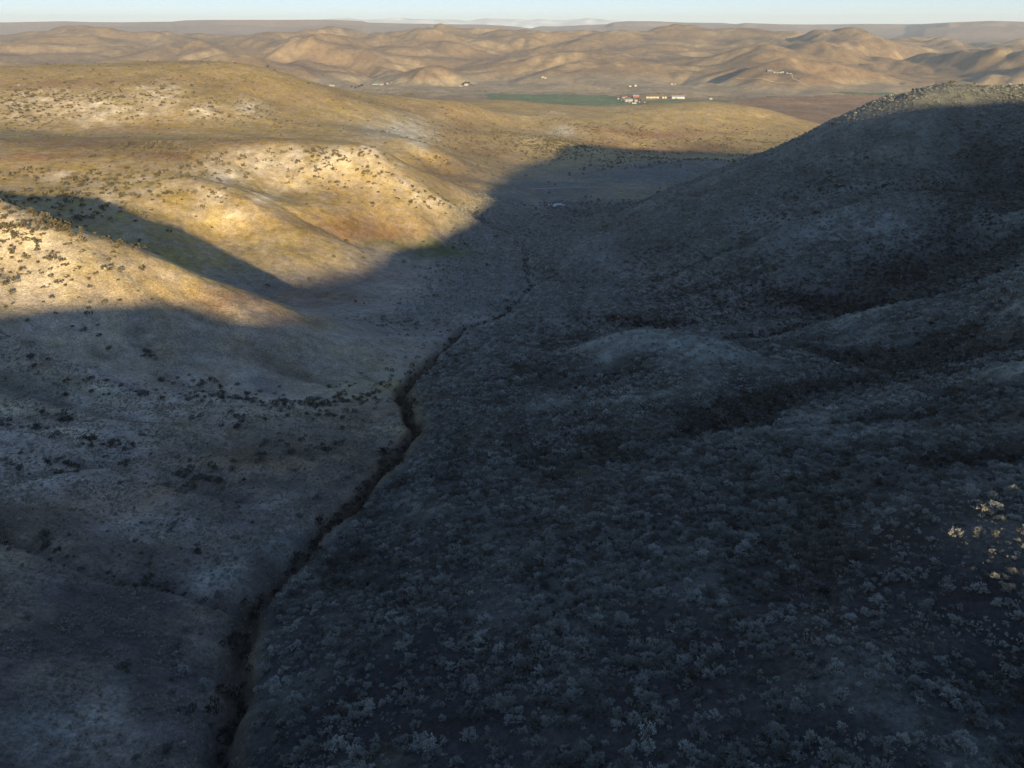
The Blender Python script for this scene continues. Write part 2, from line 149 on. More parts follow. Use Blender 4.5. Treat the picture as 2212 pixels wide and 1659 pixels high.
def shape_terrain(q=1.0):
    azs, rr, AZ, R, X, Y, z = build_heights(q)
    front = np.abs(AZ) < 1.2
    # mesas and the far horizon
    mz = np.interp(AZ, MESA_AZ, MESA_Z); mr = np.interp(AZ, MESA_AZ, MESA_R)
    mr = mr * (1 + 0.05 * fbm(X / 1700, Y / 1700, 4, 5))
    base = -185.0
    t1 = smooth(R, mr * 0.80, mr * 0.945); t2 = smooth(R, mr * 0.955, mr * 0.992); t3 = smooth(R, mr * 1.1, mr * 1.8)
    nm = fbm(X / 900, Y / 900, 4, 31)
    mes = base + (mz - base) * (0.62 * t1 + 0.38 * t2) + 26 * nm * t1 * (1 - t2) - (mz + 700) * t3
    k = smooth(R, 6800, 8200)
    z = z * (1 - k) + mes * k
    # slope-following gullies, several sizes; wavelength grows with distance (far hills are bigger landforms)
    far = smooth(R, 1900, 2900) * (1 - smooth(R, 7000, 9000)); mid = smooth(R, 60, 160) * (1 - smooth(R, 1500, 2300))
    vz = smooth(z, -214, -172)
    fm = far > 0
    xf, yf = X[fm], Y[fm]
    wx = xf + 260 * gnoise(xf / 900, yf / 900, 3); wy = yf + 260 * gnoise(xf / 900, yf / 900, 5)
    n1 = np.abs(gnoise(wx / 820, wy / 1150, 11)); n2 = np.abs(gnoise(wx / 390, wy / 520, 13)); n3 = np.abs(gnoise(wx / 170, wy / 210, 17))
    rel = 105 * (np.minimum(n1, .55) - .50) + 62 * (n2 - .34) * (.35 + 1.3 * n1) + 26 * (n3 - .25) * (.3 + n2)
    z[fm] = z[fm] + far[fm] * vz[fm] * rel
    for lam, amp, seed in ((330., 18., 23), (150., 10., 29)):
        gx, gy = gradient(azs, rr, AZ, R, z)
        gx = box_blur(gx, 5, 3); gy = box_blur(gy, 5, 3); gm = np.hypot(gx, gy) + 1e-6; sc = np.minimum(gm * 4.5, 1.0) / gm
        s = gully_stripes(X / lam, Y / lam, -gy * sc, gx * sc, seed)
        z = z + far * vz * amp * smooth(gm, .03, .28) * (np.clip((s + 1) / 2, 0, 1) ** .75 - .6)
    lit_side = smooth(-(X - 0.02 * Y), 10, 60) * smooth(Y, 230, 300)
    for lam, amp, seed in ((66., 3.4, 41), (29., 1.2, 43)):
        gx, gy = gradient(azs, rr, AZ, R, z)
        gm = np.hypot(gx, gy) + 1e-6; sc = np.minimum(gm * 3.5, 1.1) / gm
        s = gully_stripes(X / lam, Y / lam, -gy * sc, gx * sc, seed)
        z = z + mid * (1 - .62 * lit_side) * amp * np.minimum(gm * 2.5, 1) * ((np.clip((s + 1) / 2, 0, 1) ** 0.7 - .62) * 1.3)
    # general roughness
    near = 1 - smooth(R, 900, 1600)
    z = z + mid * (1 - .4 * lit_side) * 1.1 * fbm(X / 60, Y / 60, 3, 61) + near * (0.28 * fbm(X / 9, Y / 9, 3, 71))
    z = z + far * 3 * fbm(X / 200, Y / 200, 3, 81)
    # incised drains
    sub = (R < 900) & front
    xs, ys = X[sub], Y[sub]
    wob = 2.2 * gnoise(xs / 14, ys / 14, 91)
    def drain(line, width, depth, power=1.6):
        d, _ = polydist(xs + wob, ys + 2.2 * gnoise(xs / 14, ys / 14, 95), line)
        wd = width * (0.8 + 0.5 * gnoise(xs / 20, ys / 20, 97) + 0.2)
        return depth * np.exp(-(d / np.maximum(wd, .4)) ** power)
    cut = np.zeros_like(xs)
    for line, width, depth in DRAINS:
        cut = np.maximum(cut, drain(line, width, depth))
    z[sub] -= cut
    if POND is not None:
        px, py, pz, pr = POND
        d = np.hypot((X - px) / 1.6, Y - py)
        k = 1 - smooth(d, pr * 1.1, pr * 3.2)
        z = z * (1 - k) + (pz - 0.6 + 0.9 * smooth(d, pr * .5, pr * 1.5)) * k
    return azs, rr, AZ, R, X, Y, z

SOIL_PATCHES = {
    'sand': [(-480.4,751.2,0.03997,0.02210,0.00107,-0.01546,0.90), (-414.0,748.7,0.02443,0.01146,0.00073,-0.01762,0.85), (-400.1,725.7,0.03471,0.01596,0.00291,-0.05054,0.50), (-374.3,800.4,0.03830,0.01541,0.00836,-0.01697,1.00), (-363.6,744.5,0.05004,0.02005,0.02240,-0.05833,0.70), (-310.3,765.5,0.06525,0.02262,0.02729,-0.03971,1.00), (-280.3,811.2,0.06298,0.01936,0.03662,-0.01817,0.80), (-459.6,775.8,0.05343,0.02724,0.00246,-0.02536,0.70), (-196.5,484.2,0.04683,0.01617,0.04144,-0.02931,0.90), (-178.2,528.2,0.04524,0.01159,0.02837,-0.04630,1.00), (-137.2,543.1,0.03105,0.00584,0.01121,-0.05737,1.00), (-110.7,559.7,0.06485,0.01011,0.03611,-0.08390,0.80), (-158.6,468.3,0.12030,0.03763,0.14130,-0.01270,1.00), (-68.6,527.0,0.12786,0.01171,0.19072,-0.19491,0.90), (-53.6,531.2,0.06297,0.00456,0.10765,-0.11336,0.80), (-87.1,533.5,0.05033,0.00585,0.03919,-0.08936,0.50), (-151.9,510.3,0.04006,0.00803,0.03173,-0.08109,0.50), (-157.5,223.5,0.04866,0.02131,0.01461,-0.04030,0.72), (-168.3,235.2,0.08116,0.03515,0.04793,-0.09252,0.70), (-158.6,244.0,0.09936,0.04904,0.11910,-0.12612,0.60), (-197.1,355.3,0.11389,0.04401,0.14308,-0.26119,0.60), (-227.5,413.4,0.05598,0.02559,0.01973,-0.04586,0.60), (-182.4,432.2,0.11015,0.03330,0.02768,-0.07873,0.60), (-166.2,421.3,0.16004,0.03588,0.08011,-0.24891,0.70), (-266.7,438.0,0.06190,0.03143,0.02789,-0.07840,0.60), (-220.4,445.9,0.05960,0.02535,0.01383,-0.07208,0.70), (-128.7,159.1,0.21793,0.12257,0.17261,-0.18342,0.45), (-108.2,151.3,0.26522,0.16315,0.09725,-0.21144,0.40), (-132.2,199.2,0.11758,0.04416,0.29298,-0.45425,0.30), (-118.5,210.0,0.25436,0.08812,0.42204,-0.56500,0.35), (-117.2,180.4,0.27481,0.12513,0.27481,-0.49800,0.35), (-141.5,191.2,0.22011,0.11594,0.28268,-0.18769,0.25), (64.1,1414.5,0.01891,-0.00080,0.01362,-0.01802,0.50), (224.6,1646.0,0.02482,-0.00326,-0.00928,-0.01328,0.50)],
    'clay': [(-131.1,899.8,0.02938,0.00394,0.02027,-0.00591,1.00), (-94.3,752.8,0.09919,0.01071,0.05425,-0.04866,0.90), (85.4,1266.8,0.04865,-0.00292,0.01382,-0.02594,0.90), (-165.8,878.0,0.06420,0.01122,0.05564,-0.02006,0.70)],
    'yellow': [(-220.7,427.4,0.03758,0.01622,0.01394,-0.04982,0.70), (-176.7,412.0,0.04346,0.01152,0.03098,-0.06898,0.80), (-139.4,399.3,0.03811,0.01011,0.01337,-0.06193,0.70), (-107.3,394.0,0.06724,0.01457,0.08392,-0.07735,0.60), (36.0,1115.7,0.03104,-0.00092,0.00670,-0.01101,0.90), (90.4,1080.2,0.03380,-0.00256,0.01668,-0.02699,0.90), (-194.9,919.0,0.02363,0.00440,0.01993,-0.01177,0.40), (371.6,1543.0,0.00884,-0.00188,0.00059,-0.01968,0.50), (-68.6,513.7,0.05210,0.00498,0.04401,-0.05770,0.50), (-117.5,245.1,0.09859,0.03128,0.16377,-0.15245,0.50)],
    'brown': [(-101.8,462.6,0.02953,0.00486,0.04407,-0.04717,0.90), (-505.7,836.0,0.01172,0.00622,0.00354,-0.05210,0.80), (-349.5,702.6,0.02915,0.01236,0.01210,-0.04774,0.70), (-298.5,528.8,0.01426,0.00742,0.00891,-0.02510,0.80), (-210.0,556.6,0.01803,0.00594,0.01831,-0.05200,0.60), (-60.2,701.0,0.02187,0.00160,0.02247,-0.01530,0.80), (-69.7,1105.8,0.02049,0.00118,0.01105,-0.00836,0.50), (-34.0,968.4,0.02016,0.00064,0.01098,-0.01098,0.60), (-403.5,867.3,0.01609,0.00676,0.02118,-0.04313,0.50), (-326.1,893.8,0.01999,0.00629,0.05233,-0.03903,0.50), (-182.0,578.8,0.04065,0.01182,0.02718,-0.04422,0.50), (-232.2,993.6,0.01502,0.00313,0.03885,-0.02037,0.40), (-97.4,259.5,0.06829,0.02314,0.12515,-0.04502,0.60), (-143.8,1142.1,0.01396,0.00159,0.03059,-0.01813,0.50), (-86.9,222.7,0.05436,0.01192,0.05983,-0.18722,0.30), (-67.0,147.6,0.04569,0.01557,0.02224,-0.08571,0.45), (-79.3,115.3,0.06314,0.03313,0.06765,-0.06163,0.50), (-47.9,152.1,0.08749,0.02051,0.03090,-0.10909,0.40)],
    'red': [(-83.3,468.3,0.04090,0.00544,0.08813,-0.10858,0.90), (-103.6,454.4,0.03994,0.00666,0.09257,-0.09482,0.50), (-306.1,468.8,0.03537,0.01972,0.04542,-0.11194,0.80), (-232.1,500.2,0.04644,0.01880,0.01942,-0.06740,0.80), (247.2,1351.3,0.00976,-0.00160,0.00907,-0.02934,0.80), (197.1,1215.6,0.00798,-0.00113,0.01605,-0.04308,0.80), (328.0,1248.6,0.01828,-0.00447,-0.00247,-0.01553,0.80), (164.9,1236.1,0.03190,-0.00378,0.01388,-0.02413,0.60), (-102.7,246.5,0.06397,0.02069,0.12093,-0.14394,0.40), (-159.2,2480.3,0.00560,0.00035,0.00163,-0.00650,0.40), (-101.5,338.6,0.03408,0.00850,0.02126,-0.05419,0.60), (-79.3,386.6,0.04381,0.00773,0.03435,-0.05132,0.40), (-81.1,249.3,0.08918,0.02460,0.16363,-0.09435,0.50)],
    'shade_grey': [(161.6,867.3,0.00695,-0.00118,0.00058,-0.00874,1.10), (46.1,767.2,0.01255,-0.00068,0.00378,-0.01480,1.10), (270.3,945.0,0.01544,-0.00418,0.00801,-0.01527,1.00), (-2.6,665.3,0.02477,0.00009,0.02682,-0.01776,0.90)],  # shade greyed into the soil where the ground around the pond is shadowed
    'green': [(-48.1,474.1,0.03583,0.00294,0.03286,-0.07671,1.00), (-82.5,462.1,0.07438,0.01004,0.18020,-0.17041,0.70), (-36.4,585.2,0.04403,0.00183,0.12210,-0.18702,0.30)],
    'pale': [(184.5,378.5,0.02550,-0.00937,-0.01896,-0.03760,0.80), (125.6,423.6,0.03210,-0.00709,-0.02840,-0.04358,0.35), (-46.9,112.1,0.15934,0.04805,0.04024,-0.15687,0.50), (-52.3,98.6,0.20830,0.08042,0.08903,-0.20761,0.70), (-56.6,57.1,0.16673,0.10030,0.06178,-0.22903,0.45), (-72.9,110.9,0.10592,0.05213,0.13930,-0.13155,0.35), (-52.3,66.3,0.58757,0.31816,0.04475,-0.10485,0.30), (69.7,144.5,0.14878,-0.06346,-0.14448,-0.03141,0.70), (71.4,118.9,0.10035,-0.04969,-0.14994,-0.19735,0.40), (47.7,193.6,0.03248,-0.00618,-0.01936,-0.06982,0.30), (48.6,205.6,0.04728,-0.00836,-0.07661,-0.26055,0.25), (116.8,214.9,0.06348,-0.02833,-0.28126,-0.13661,0.50), (131.7,194.2,0.15486,-0.08217,-0.27246,-0.03446,0.40), (-1.9,86.0,0.22909,0.00406,-0.01293,-0.05929,0.25), (26.3,79.0,0.19413,-0.05112,-0.04048,-0.10843,0.30)],
    'olive': [(-128.9,175.1,0.06748,0.02826,0.09725,-0.24547,0.60), (-78.3,225.5,0.05044,0.01043,0.03374,-0.10470,0.25), (-77.6,236.0,0.10865,0.02545,0.14101,-0.15815,0.20), (106.2,372.3,0.03806,-0.00831,-0.01984,-0.03791,0.50), (214.0,457.5,0.02584,-0.00854,-0.02748,-0.03495,0.40)],
    'dark': [(136.4,293.0,0.02346,-0.00899,-0.04396,-0.03511,0.90), (177.6,309.8,0.04031,-0.01977,-0.01211,-0.02283,0.80), (216.7,341.7,0.13242,-0.06433,-0.01460,-0.01696,0.80), (61.6,298.9,0.04079,-0.00738,-0.04079,-0.10069,0.80), (96.1,172.4,0.07517,-0.02940,-0.08273,-0.22651,0.40), (74.7,170.3,0.08948,-0.02543,-0.02970,-0.42931,0.30), (33.4,335.6,0.19626,-0.01726,-0.00291,-0.01960,0.60), (118.9,170.3,0.10704,-0.05556,-0.39260,-0.12417,0.60)],
}
SHRUB_PATCHES = {
    'big': [(-480.4,751.2,0.03663,0.02019,0.00096,-0.01512,0.04), (-437.0,768.1,0.02693,0.01297,0.00228,-0.02357,0.03), (-407.1,784.5,0.03516,0.01578,0.00178,-0.02812,0.04), (-373.5,806.7,0.03810,0.01523,0.00617,-0.02010,0.03), (-310.6,766.4,0.04920,0.01698,0.01488,-0.02447,0.03), (-277.8,803.1,0.04824,0.01471,0.02718,-0.01437,0.03), (-236.5,790.7,0.03572,0.00959,0.01739,-0.01522,0.01), (-350.2,736.2,0.03769,0.01475,0.00910,-0.02580,0.01), (-202.7,496.3,0.04316,0.01471,0.03643,-0.02818,0.04), (-239.6,513.1,0.03179,0.01318,0.00833,-0.02942,0.04), (-170.0,532.9,0.03911,0.00951,0.03078,-0.05313,0.03), (-131.5,541.9,0.02686,0.00461,0.00386,-0.05894,0.06), (-104.1,536.5,0.03791,0.00498,0.02533,-0.06683,0.05), (-76.6,528.2,0.05068,0.00543,0.04151,-0.07325,0.03), (-53.6,531.2,0.06066,0.00431,0.09831,-0.09909,0.06), (-132.9,512.6,0.03102,0.00559,0.02057,-0.14171,0.04), (-241.2,442.5,0.02548,0.01200,0.00952,-0.04946,0.05), (-282.0,441.5,0.04074,0.02132,0.03292,-0.08498,0.05), (-209.4,419.4,0.04318,0.01698,0.02438,-0.05787,0.04), (-179.5,431.3,0.09426,0.02801,0.03441,-0.08495,0.04), (-255.1,393.6,0.03193,0.01700,0.02024,-0.04986,0.06), (-223.3,378.5,0.04604,0.02267,0.02333,-0.06326,0.05), (-157.8,224.2,0.04294,0.01902,0.01523,-0.04096,0.10), (-162.2,251.2,0.05251,0.02991,0.10398,-0.04100,0.30), (-139.1,250.6,0.11228,0.05541,0.15789,-0.02839,0.25), (-170.8,240.8,0.12083,0.05531,0.06470,-0.09566,0.20), (-135.0,216.6,0.06372,0.02297,0.09426,-0.17203,0.05), (69.9,1076.6,0.02146,-0.00126,0.00896,-0.01513,0.06), (-4.0,1085.0,0.02458,0.00008,0.00369,-0.01238,0.02), (-67.2,1019.4,0.01925,0.00116,0.00975,-0.00725,0.01), (-76.1,727.3,0.04524,0.00352,0.13512,-0.14408,0.06)],
    'clump': [(-114.3,203.0,0.33476,0.13344,0.20175,-0.36279,0.50), (-107.4,183.5,0.09482,0.03887,0.17335,-0.33792,0.40), (-97.2,195.3,0.11378,0.03806,0.13647,-0.41519,0.40), (-64.9,191.8,0.07667,0.02204,0.05003,-0.10388,0.30), (-61.4,158.4,0.19334,0.05557,0.07855,-0.14251,0.30), (-71.8,139.8,0.12889,0.05133,0.07611,-0.16030,0.30), (-103.9,146.7,0.24704,0.12616,0.29629,-0.46234,0.50), (-94.6,147.6,0.21447,0.09438,0.25579,-0.49361,0.50), (-103.0,131.8,0.10232,0.06147,0.15620,-0.13507,0.35), (-75.1,135.3,0.15377,0.05526,0.12425,-0.28872,0.35), (-79.6,95.9,0.18366,0.08834,0.15165,-0.22204,0.30), (-67.5,89.2,0.23033,0.14103,0.20753,-0.12721,0.25), (-54.4,76.2,0.21424,0.10226,0.09803,-0.22430,0.10), (-61.5,92.5,0.32177,0.14836,0.39820,-0.42035,0.30), (-51.1,69.5,0.24081,0.11832,0.11389,-0.32737,0.08), (-45.1,54.8,0.21572,0.10549,0.06522,-0.38237,0.15), (-117.0,182.7,0.13818,0.06212,0.24817,-0.38114,0.30), (-117.0,161.8,0.14579,0.08122,0.14482,-0.38010,0.35), (-121.5,149.8,0.15785,0.10841,0.11858,-0.16986,0.35), (-77.3,170.5,0.15971,0.05700,0.06438,-0.24173,0.25), (-50.3,162.1,0.16371,0.04084,0.03037,-0.16387,0.20), (-70.0,75.2,0.20978,0.13541,0.06078,-0.13452,0.05), (-53.3,202.6,0.11285,0.02487,0.02978,-0.13986,0.30), (-87.9,190.1,0.12073,0.04737,0.08437,-0.20159,0.35), (-131.9,185.9,0.10938,0.05481,0.43461,-0.38686,0.30), (-129.1,207.9,0.13241,0.05085,0.43818,-0.55013,0.15)],
    'none': [(69.7,144.5,0.17275,-0.07437,-0.16727,-0.02987,1.00), (-48.2,475.7,0.03789,0.00303,0.03743,-0.08224,1.00), (-1.8,82.6,0.35443,0.00617,-0.01725,-0.06653,0.40), (25.5,76.2,0.26389,-0.06949,-0.03376,-0.11702,0.30), (53.2,155.1,0.21839,-0.05469,-0.08139,-0.33974,0.60), (14.2,208.3,0.13169,-0.00732,-0.09029,-0.12841,0.50)],
    'brush': [(135.3,290.0,0.02374,-0.00915,-0.04766,-0.03602,0.80), (177.6,309.8,0.04031,-0.01977,-0.01211,-0.02283,0.60), (216.7,341.7,0.13890,-0.06747,-0.01276,-0.01786,0.60), (61.3,297.2,0.04098,-0.00745,-0.04776,-0.11797,0.80), (95.1,170.3,0.07490,-0.03517,-0.07935,-0.11630,0.22), (211.9,416.6,0.01787,-0.00624,-0.04625,-0.19986,0.45), (155.8,401.6,0.04007,-0.01072,-0.10818,-0.15793,0.45), (235.1,350.5,0.12560,-0.06395,-0.03471,-0.02183,0.50), (126.2,176.5,0.12715,-0.07233,-0.27891,-0.02441,0.30), (118.4,190.8,0.13958,-0.06408,-0.22659,-0.13251,0.30), (139.6,194.4,0.15851,-0.09262,-0.27307,0.00440,0.25)],
    'dense': [(214.8,424.1,0.01284,-0.00492,-0.01284,-0.06179,0.35), (237.3,347.0,0.05458,-0.02895,-0.02655,-0.01416,0.30), (-1.5,357.6,0.03404,0.00013,0.00120,-0.01108,0.25)],
}

# ---------------------------------------------------------------- tagging helpers
def tag(o, label=None, cat=None, group=None, kind=None):
    if label: o['label'] = label
    if cat: o['category'] = cat
    if group: o['group'] = group
    if kind: o['kind'] = kind
    return o
def link(o):
    scene.collection.objects.link(o); return o
# ---------------------------------------------------------------- build the height field
azs, rr, AZ, R, X, Y, H = shape_terrain(QUAL)
nr, na = H.shape
LRR = np.log(rr)
def ground_z(x, y):
    x = np.asarray(x, float); y = np.asarray(y, float)
    a = np.arctan2(x, y); l = np.log(np.hypot(x, y) + 1e-9)
    i = np.clip(np.searchsorted(azs, a) - 1, 0, na - 2); j = np.clip(np.searchsorted(LRR, l) - 1, 0, nr - 2)
    ta = np.clip((a - azs[i]) / (azs[i + 1] - azs[i]), 0, 1); tl = np.clip((l - LRR[j]) / (LRR[j + 1] - LRR[j]), 0, 1)
    return (H[j, i] * (1 - ta) + H[j, i + 1] * ta) * (1 - tl) + (H[j + 1, i] * (1 - ta) + H[j + 1, i + 1] * ta) * tl
def field_at(F, x, y):
    x = np.asarray(x, float); y = np.asarray(y, float)
    i = np.clip(np.searchsorted(azs, np.arctan2(x, y)), 0, na - 1); j = np.clip(np.searchsorted(LRR, np.log(np.hypot(x, y) + 1e-9)), 0, nr - 1)
    return F[j, i]
box_mean = box_blur
# how far each spot stands above (+) or below (-) its surroundings: brushy swales, grassy spurs, plus relief shading put into the colours
TPI = np.clip(.6 * (H - box_mean(H, int(26 * QUAL), int(7 * QUAL))) / (.010 * R) + .7 * (H - box_mean(H, int(70 * QUAL), int(17 * QUAL))) / (.032 * R), -1, 1)
def blob(D, kind, x, y, sharp=2.0, warp=True):
    # sum of world-space ellipses of one kind, edges broken up with noise
    out = np.zeros(x.shape)
    if warp:
        n1 = 1 + 0.55 * fbm(x / 9, y / 9, 4, 201, .7) + 0.25 * gnoise(x / 45, y / 45, 207)
    else: n1 = 1.0
    for cx, cy, a, b, c_, d, s in D.get(kind, []):
        ex = math.hypot(a, c_); ey = math.hypot(b, d)
        dx, dy = x - cx, y - cy
        q = (a * dx + b * dy) ** 2 + (c_ * dx + d * dy) ** 2
        m = q < 6
        if not m.any(): continue
        nn = n1[m] if warp else 1.0
        out[m] = np.maximum(out[m], s * np.exp(-(q[m] ** (sharp / 2)) * np.clip(nn, .25, 3) * 0.9))
    return out
GY = np.array([p[1] for p in GULCH]); GX = np.array([p[0] for p in GULCH])
_o = np.argsort(GY); GY = GY[_o]; GX = GX[_o]
GZ = np.array([p[2] for p in GULCH])[_o]
def gulch_side(x, y):                       # > 0 on the right-hand (sagebrush) bank
    return x - np.interp(y, GY, GX)
GREEN_FIELD = [(-90, 2560), (330, 2470), (395, 2120), (330, 1960), (60, 1900), (-60, 2150)]
GREEN_STRIP = [(400, 2330), (640, 2330), (655, 2180), (520, 2100), (415, 2160)]
PLOWED_FIELD = [(660, 2330), (1250, 2450), (1500, 2250), (1350, 1750), (800, 1700), (470, 1930), (530, 2090), (665, 2170)]
FAR_STRIP = [(1010, 2440), (1240, 2520), (1300, 2480), (1060, 2400)]
def in_poly(poly, x, y):
    c = np.zeros(x.shape, bool); n = len(poly)
    for i in range(n):
        (x1, y1), (x2, y2) = poly[i], poly[(i + 1) % n]
        if y1 == y2: continue
        c ^= ((y1 > y) != (y2 > y)) & (x < (x2 - x1) * (y - y1) / (y2 - y1) + x1)
    return c
def valley_floor_at(x, y):
    return smooth(y, 285, 340) * (1 - smooth(y, 580, 720)) * (1 - smooth(np.abs(gulch_side(x, y) - .12 * np.maximum(y - 500, 0)), 34, 66))
def lerp3(col, new, w):
    return col * (1 - w[..., None]) + np.asarray(new) * w[..., None]
def soil_colours(x, y, z, r, gx, gy, tpi):
    # soil and dry-grass colours, with relief shading put in through tpi
    n0 = fbm(x / 70, y / 70, 4, 301); n1 = fbm(x / 14, y / 14, 4, 303); n2 = fbm(x / 330, y / 330, 3, 305)
    col = np.ones(x.shape + (3,)) * np.array([.39, .292, .138])
    col = lerp3(col, (.285, .20, .10), np.clip(.38 + .3 * n0 + .2 * n1, 0, 1))
    side = gulch_side(x, y)
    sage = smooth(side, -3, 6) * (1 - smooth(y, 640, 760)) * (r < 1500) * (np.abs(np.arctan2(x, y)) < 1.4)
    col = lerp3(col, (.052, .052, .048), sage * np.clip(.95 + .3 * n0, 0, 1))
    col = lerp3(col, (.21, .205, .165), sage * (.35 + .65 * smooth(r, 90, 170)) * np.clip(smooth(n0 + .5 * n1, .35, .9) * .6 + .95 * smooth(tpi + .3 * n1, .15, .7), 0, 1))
    col = lerp3(col, (.028, .027, .026), sage * smooth(-tpi + .2 * n1, .15, .7) * .9)  # relief shade in the soil colour: hollows darker, raised ground paler
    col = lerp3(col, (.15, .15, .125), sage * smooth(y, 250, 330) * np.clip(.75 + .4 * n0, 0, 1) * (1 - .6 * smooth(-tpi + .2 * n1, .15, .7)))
    toe = (1 - smooth(z - np.interp(y, GY, GZ) + 4 * n0, 6, 20)) * smooth(y, 200, 280) * (1 - smooth(y, 560, 800)) * (r < 1000) * (np.abs(side) < 160)
    col = lerp3(col, (.24, .215, .19), toe * .85)
    flr = smooth(y, 285, 340) * (1 - smooth(y, 580, 700)) * (1 - smooth(np.abs(side + 4) + 14 * n0, 30, 60)) * (r < 900)
    col = lerp3(col, (.17, .17, .155), np.maximum(flr, valley_floor_at(x, y) * (r < 900)) * .85)
    near_dark = sage * (1 - smooth(r, 60, 170))  # right-bank soil darkens towards the camera
    col = lerp3(col, (.042, .038, .038), near_dark * np.clip(.75 - .6 * n0 - .5 * n1, 0, 1))
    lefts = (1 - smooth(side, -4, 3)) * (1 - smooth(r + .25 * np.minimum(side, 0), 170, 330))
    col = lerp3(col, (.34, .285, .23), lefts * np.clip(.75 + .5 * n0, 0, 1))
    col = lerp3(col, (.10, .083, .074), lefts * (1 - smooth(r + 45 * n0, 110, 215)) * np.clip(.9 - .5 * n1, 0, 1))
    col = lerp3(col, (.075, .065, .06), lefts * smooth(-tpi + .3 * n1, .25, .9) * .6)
    for k, c_ in (('brown', (.225, .143, .08)), ('red', (.235, .135, .08)), ('yellow', (.43, .33, .165)), ('clay', (.47, .43, .34)), ('olive', (.19, .185, .12)), ('green', (.10, .125, .055)), ('shade_grey', (.155, .15, .137)),
                  ('dark', (.034, .030, .034)), ('pale', (.25, .25, .22)), ('sand', (.66, .56, .41))):
        w = np.zeros(x.shape)
        m = r < 1800
        w[m] = blob(SOIL_PATCHES, k, x[m], y[m])
        if k == 'sand': w = w * np.clip(.95 + .5 * n1, 0, 1) * (.3 + .7 * smooth(np.hypot(gx, gy) + .1 * n1, .1, .32))
        col = lerp3(col, c_, np.clip(w * (1 + .4 * n1), 0, 1))
    # far country: brown sage hills with straw-coloured ridges and washes
    f = smooth(r, 1500, 2300)
    fc = np.ones(x.shape + (3,)) * np.array([.235, .165, .105])
    fc = lerp3(fc, (.40, .30, .18), np.clip(-.1 + .9 * n2 + .45 * n0, 0, 1))
    fc = lerp3(fc, (.125, .098, .085), np.clip(-.25 + 1.1 * fbm(x / 240, y / 240, 4, 311), 0, 1))
    flat = smooth(z, -198, -212) * smooth(r, 1700, 2000) * (1 - smooth(r, 2700, 3200))
    fc = lerp3(fc, (.36, .30, .21), .6 * smooth(-z, 185, 205) * smooth(r, 2300, 2600) * (1 - smooth(r, 3000, 3600)))
    ms = smooth(r, 7500, 9500)
    steep = smooth(np.hypot(gx, gy), .12, .45)
    fc = lerp3(fc, (.20, .145, .125), ms); fc = lerp3(fc, (.24, .15, .12), ms * steep * .6)
    col = col * (1 - f[..., None]) + fc * f[..., None]
    for poly, c_ in ((GREEN_FIELD, (.145, .185, .105)), (GREEN_STRIP, (.14, .18, .10)), (FAR_STRIP, (.11, .15, .085)), (PLOWED_FIELD, (.25, .165, .11))):
        m = in_poly(poly, x, y) & (r > 1600)
        if m.any():
            cc = np.array(c_) * (1 + .18 * fbm(x[m] / 90, y[m] / 25, 3, 331))[:, None]
            col[m] = cc
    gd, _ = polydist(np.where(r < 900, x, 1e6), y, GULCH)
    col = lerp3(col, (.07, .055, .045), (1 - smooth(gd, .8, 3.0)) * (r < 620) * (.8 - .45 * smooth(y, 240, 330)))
    col = col * (1 + .11 * n1 + .08 * n0)[..., None]
    speck = smooth(r, 500, 1000) * np.clip(.55 + .5 * n0, 0, 1) * (1 - smooth(r, 7000, 9000)) * (1 - flat)
    return np.clip(col, .012, .8), speck
GXg, GYg = gradient(azs, rr, AZ, R, H)
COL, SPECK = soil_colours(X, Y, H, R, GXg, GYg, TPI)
# ---- which piece of the land each cell belongs to
LAND = [
    ('gulch', None, None),
    ('foreground_slope', [(-5, 20), (35, 45), (20, 75), (70, 120), (105, 100), (10, 150), (150, 60)], 1.0),
    ('canyon_slope', [(-60, 40), (-70, 90), (-90, 150), (-65, 180), (-150, 150)], 1.0),
    ('ridge', [(-330, 270), (-230, 252), (-150, 250), (-100, 258), (-75, 275)], 1.0),
    ('hillside', [(-330, 400), (-250, 410), (-160, 405), (-106, 390)], 1.0),
    ('hill', [(-420, 520), (-270, 540), (-182, 585), (-100, 560), (-36, 532), (-120, 500)], 1.0),
    ('grass_hill', [(-800, 900), (-540, 1000), (-390, 1000), (-240, 1150), (-84, 1310), (-400, 760), (-200, 850)], 1.0),
    ('low_hills', [(50, 920), (87, 890), (240, 1060), (440, 1230), (350, 1340), (110, 1250), (650, 1300)], 1.0),
    ('sage_hill', [(60, 455), (125, 530), (190, 570), (384, 625), (300, 480), (200, 400), (500, 450), (110, 400)], 1.0),
    ('knoll', [(44, 214), (72, 196), (30, 190)], 1.0),
    ('spur', [(180, 225), (134, 228), (105, 230), (190, 180)], 1.0),
    ('valley_floor', [(-45, 345), (10, 380), (10, 520), (42, 677), (120, 720), (250, 760)], 0.8),
    ('shade_ridge', [(-100, -150), (150, -60), (350, 5), (500, 60), (690, 125), (560, 240)], 1.0),
]
fx = (X[:-1, :-1] + X[1:, 1:]) / 2; fy = (Y[:-1, :-1] + Y[1:, 1:]) / 2; fr = np.hypot(fx, fy); fz = (H[:-1, :-1] + H[1:, 1:]) / 2
best = np.full(fx.shape, 1e9); reg = np.zeros(fx.shape, int)
nearm = fr < 1900
for k, (nm, line, wgt) in enumerate(LAND):
    if line is None: continue
    d = polydist(fx[nearm], fy[nearm], line)[0] / wgt
    b = best[nearm]; m = d < b; b[m] = d[m]; best[nearm] = b
    t_ = reg[nearm]; t_[m] = k; reg[nearm] = t_
gd = polydist(np.where(fr < 700, fx, 1e6), fy, GULCH)[0]
reg[gd < 4.5] = 0
EXTRA = ['plateau_back', 'farm_valley', 'green_field', 'hay_field', 'crop_strip', 'plowed_field', 'far_hills', 'mesas', 'horizon_ground']
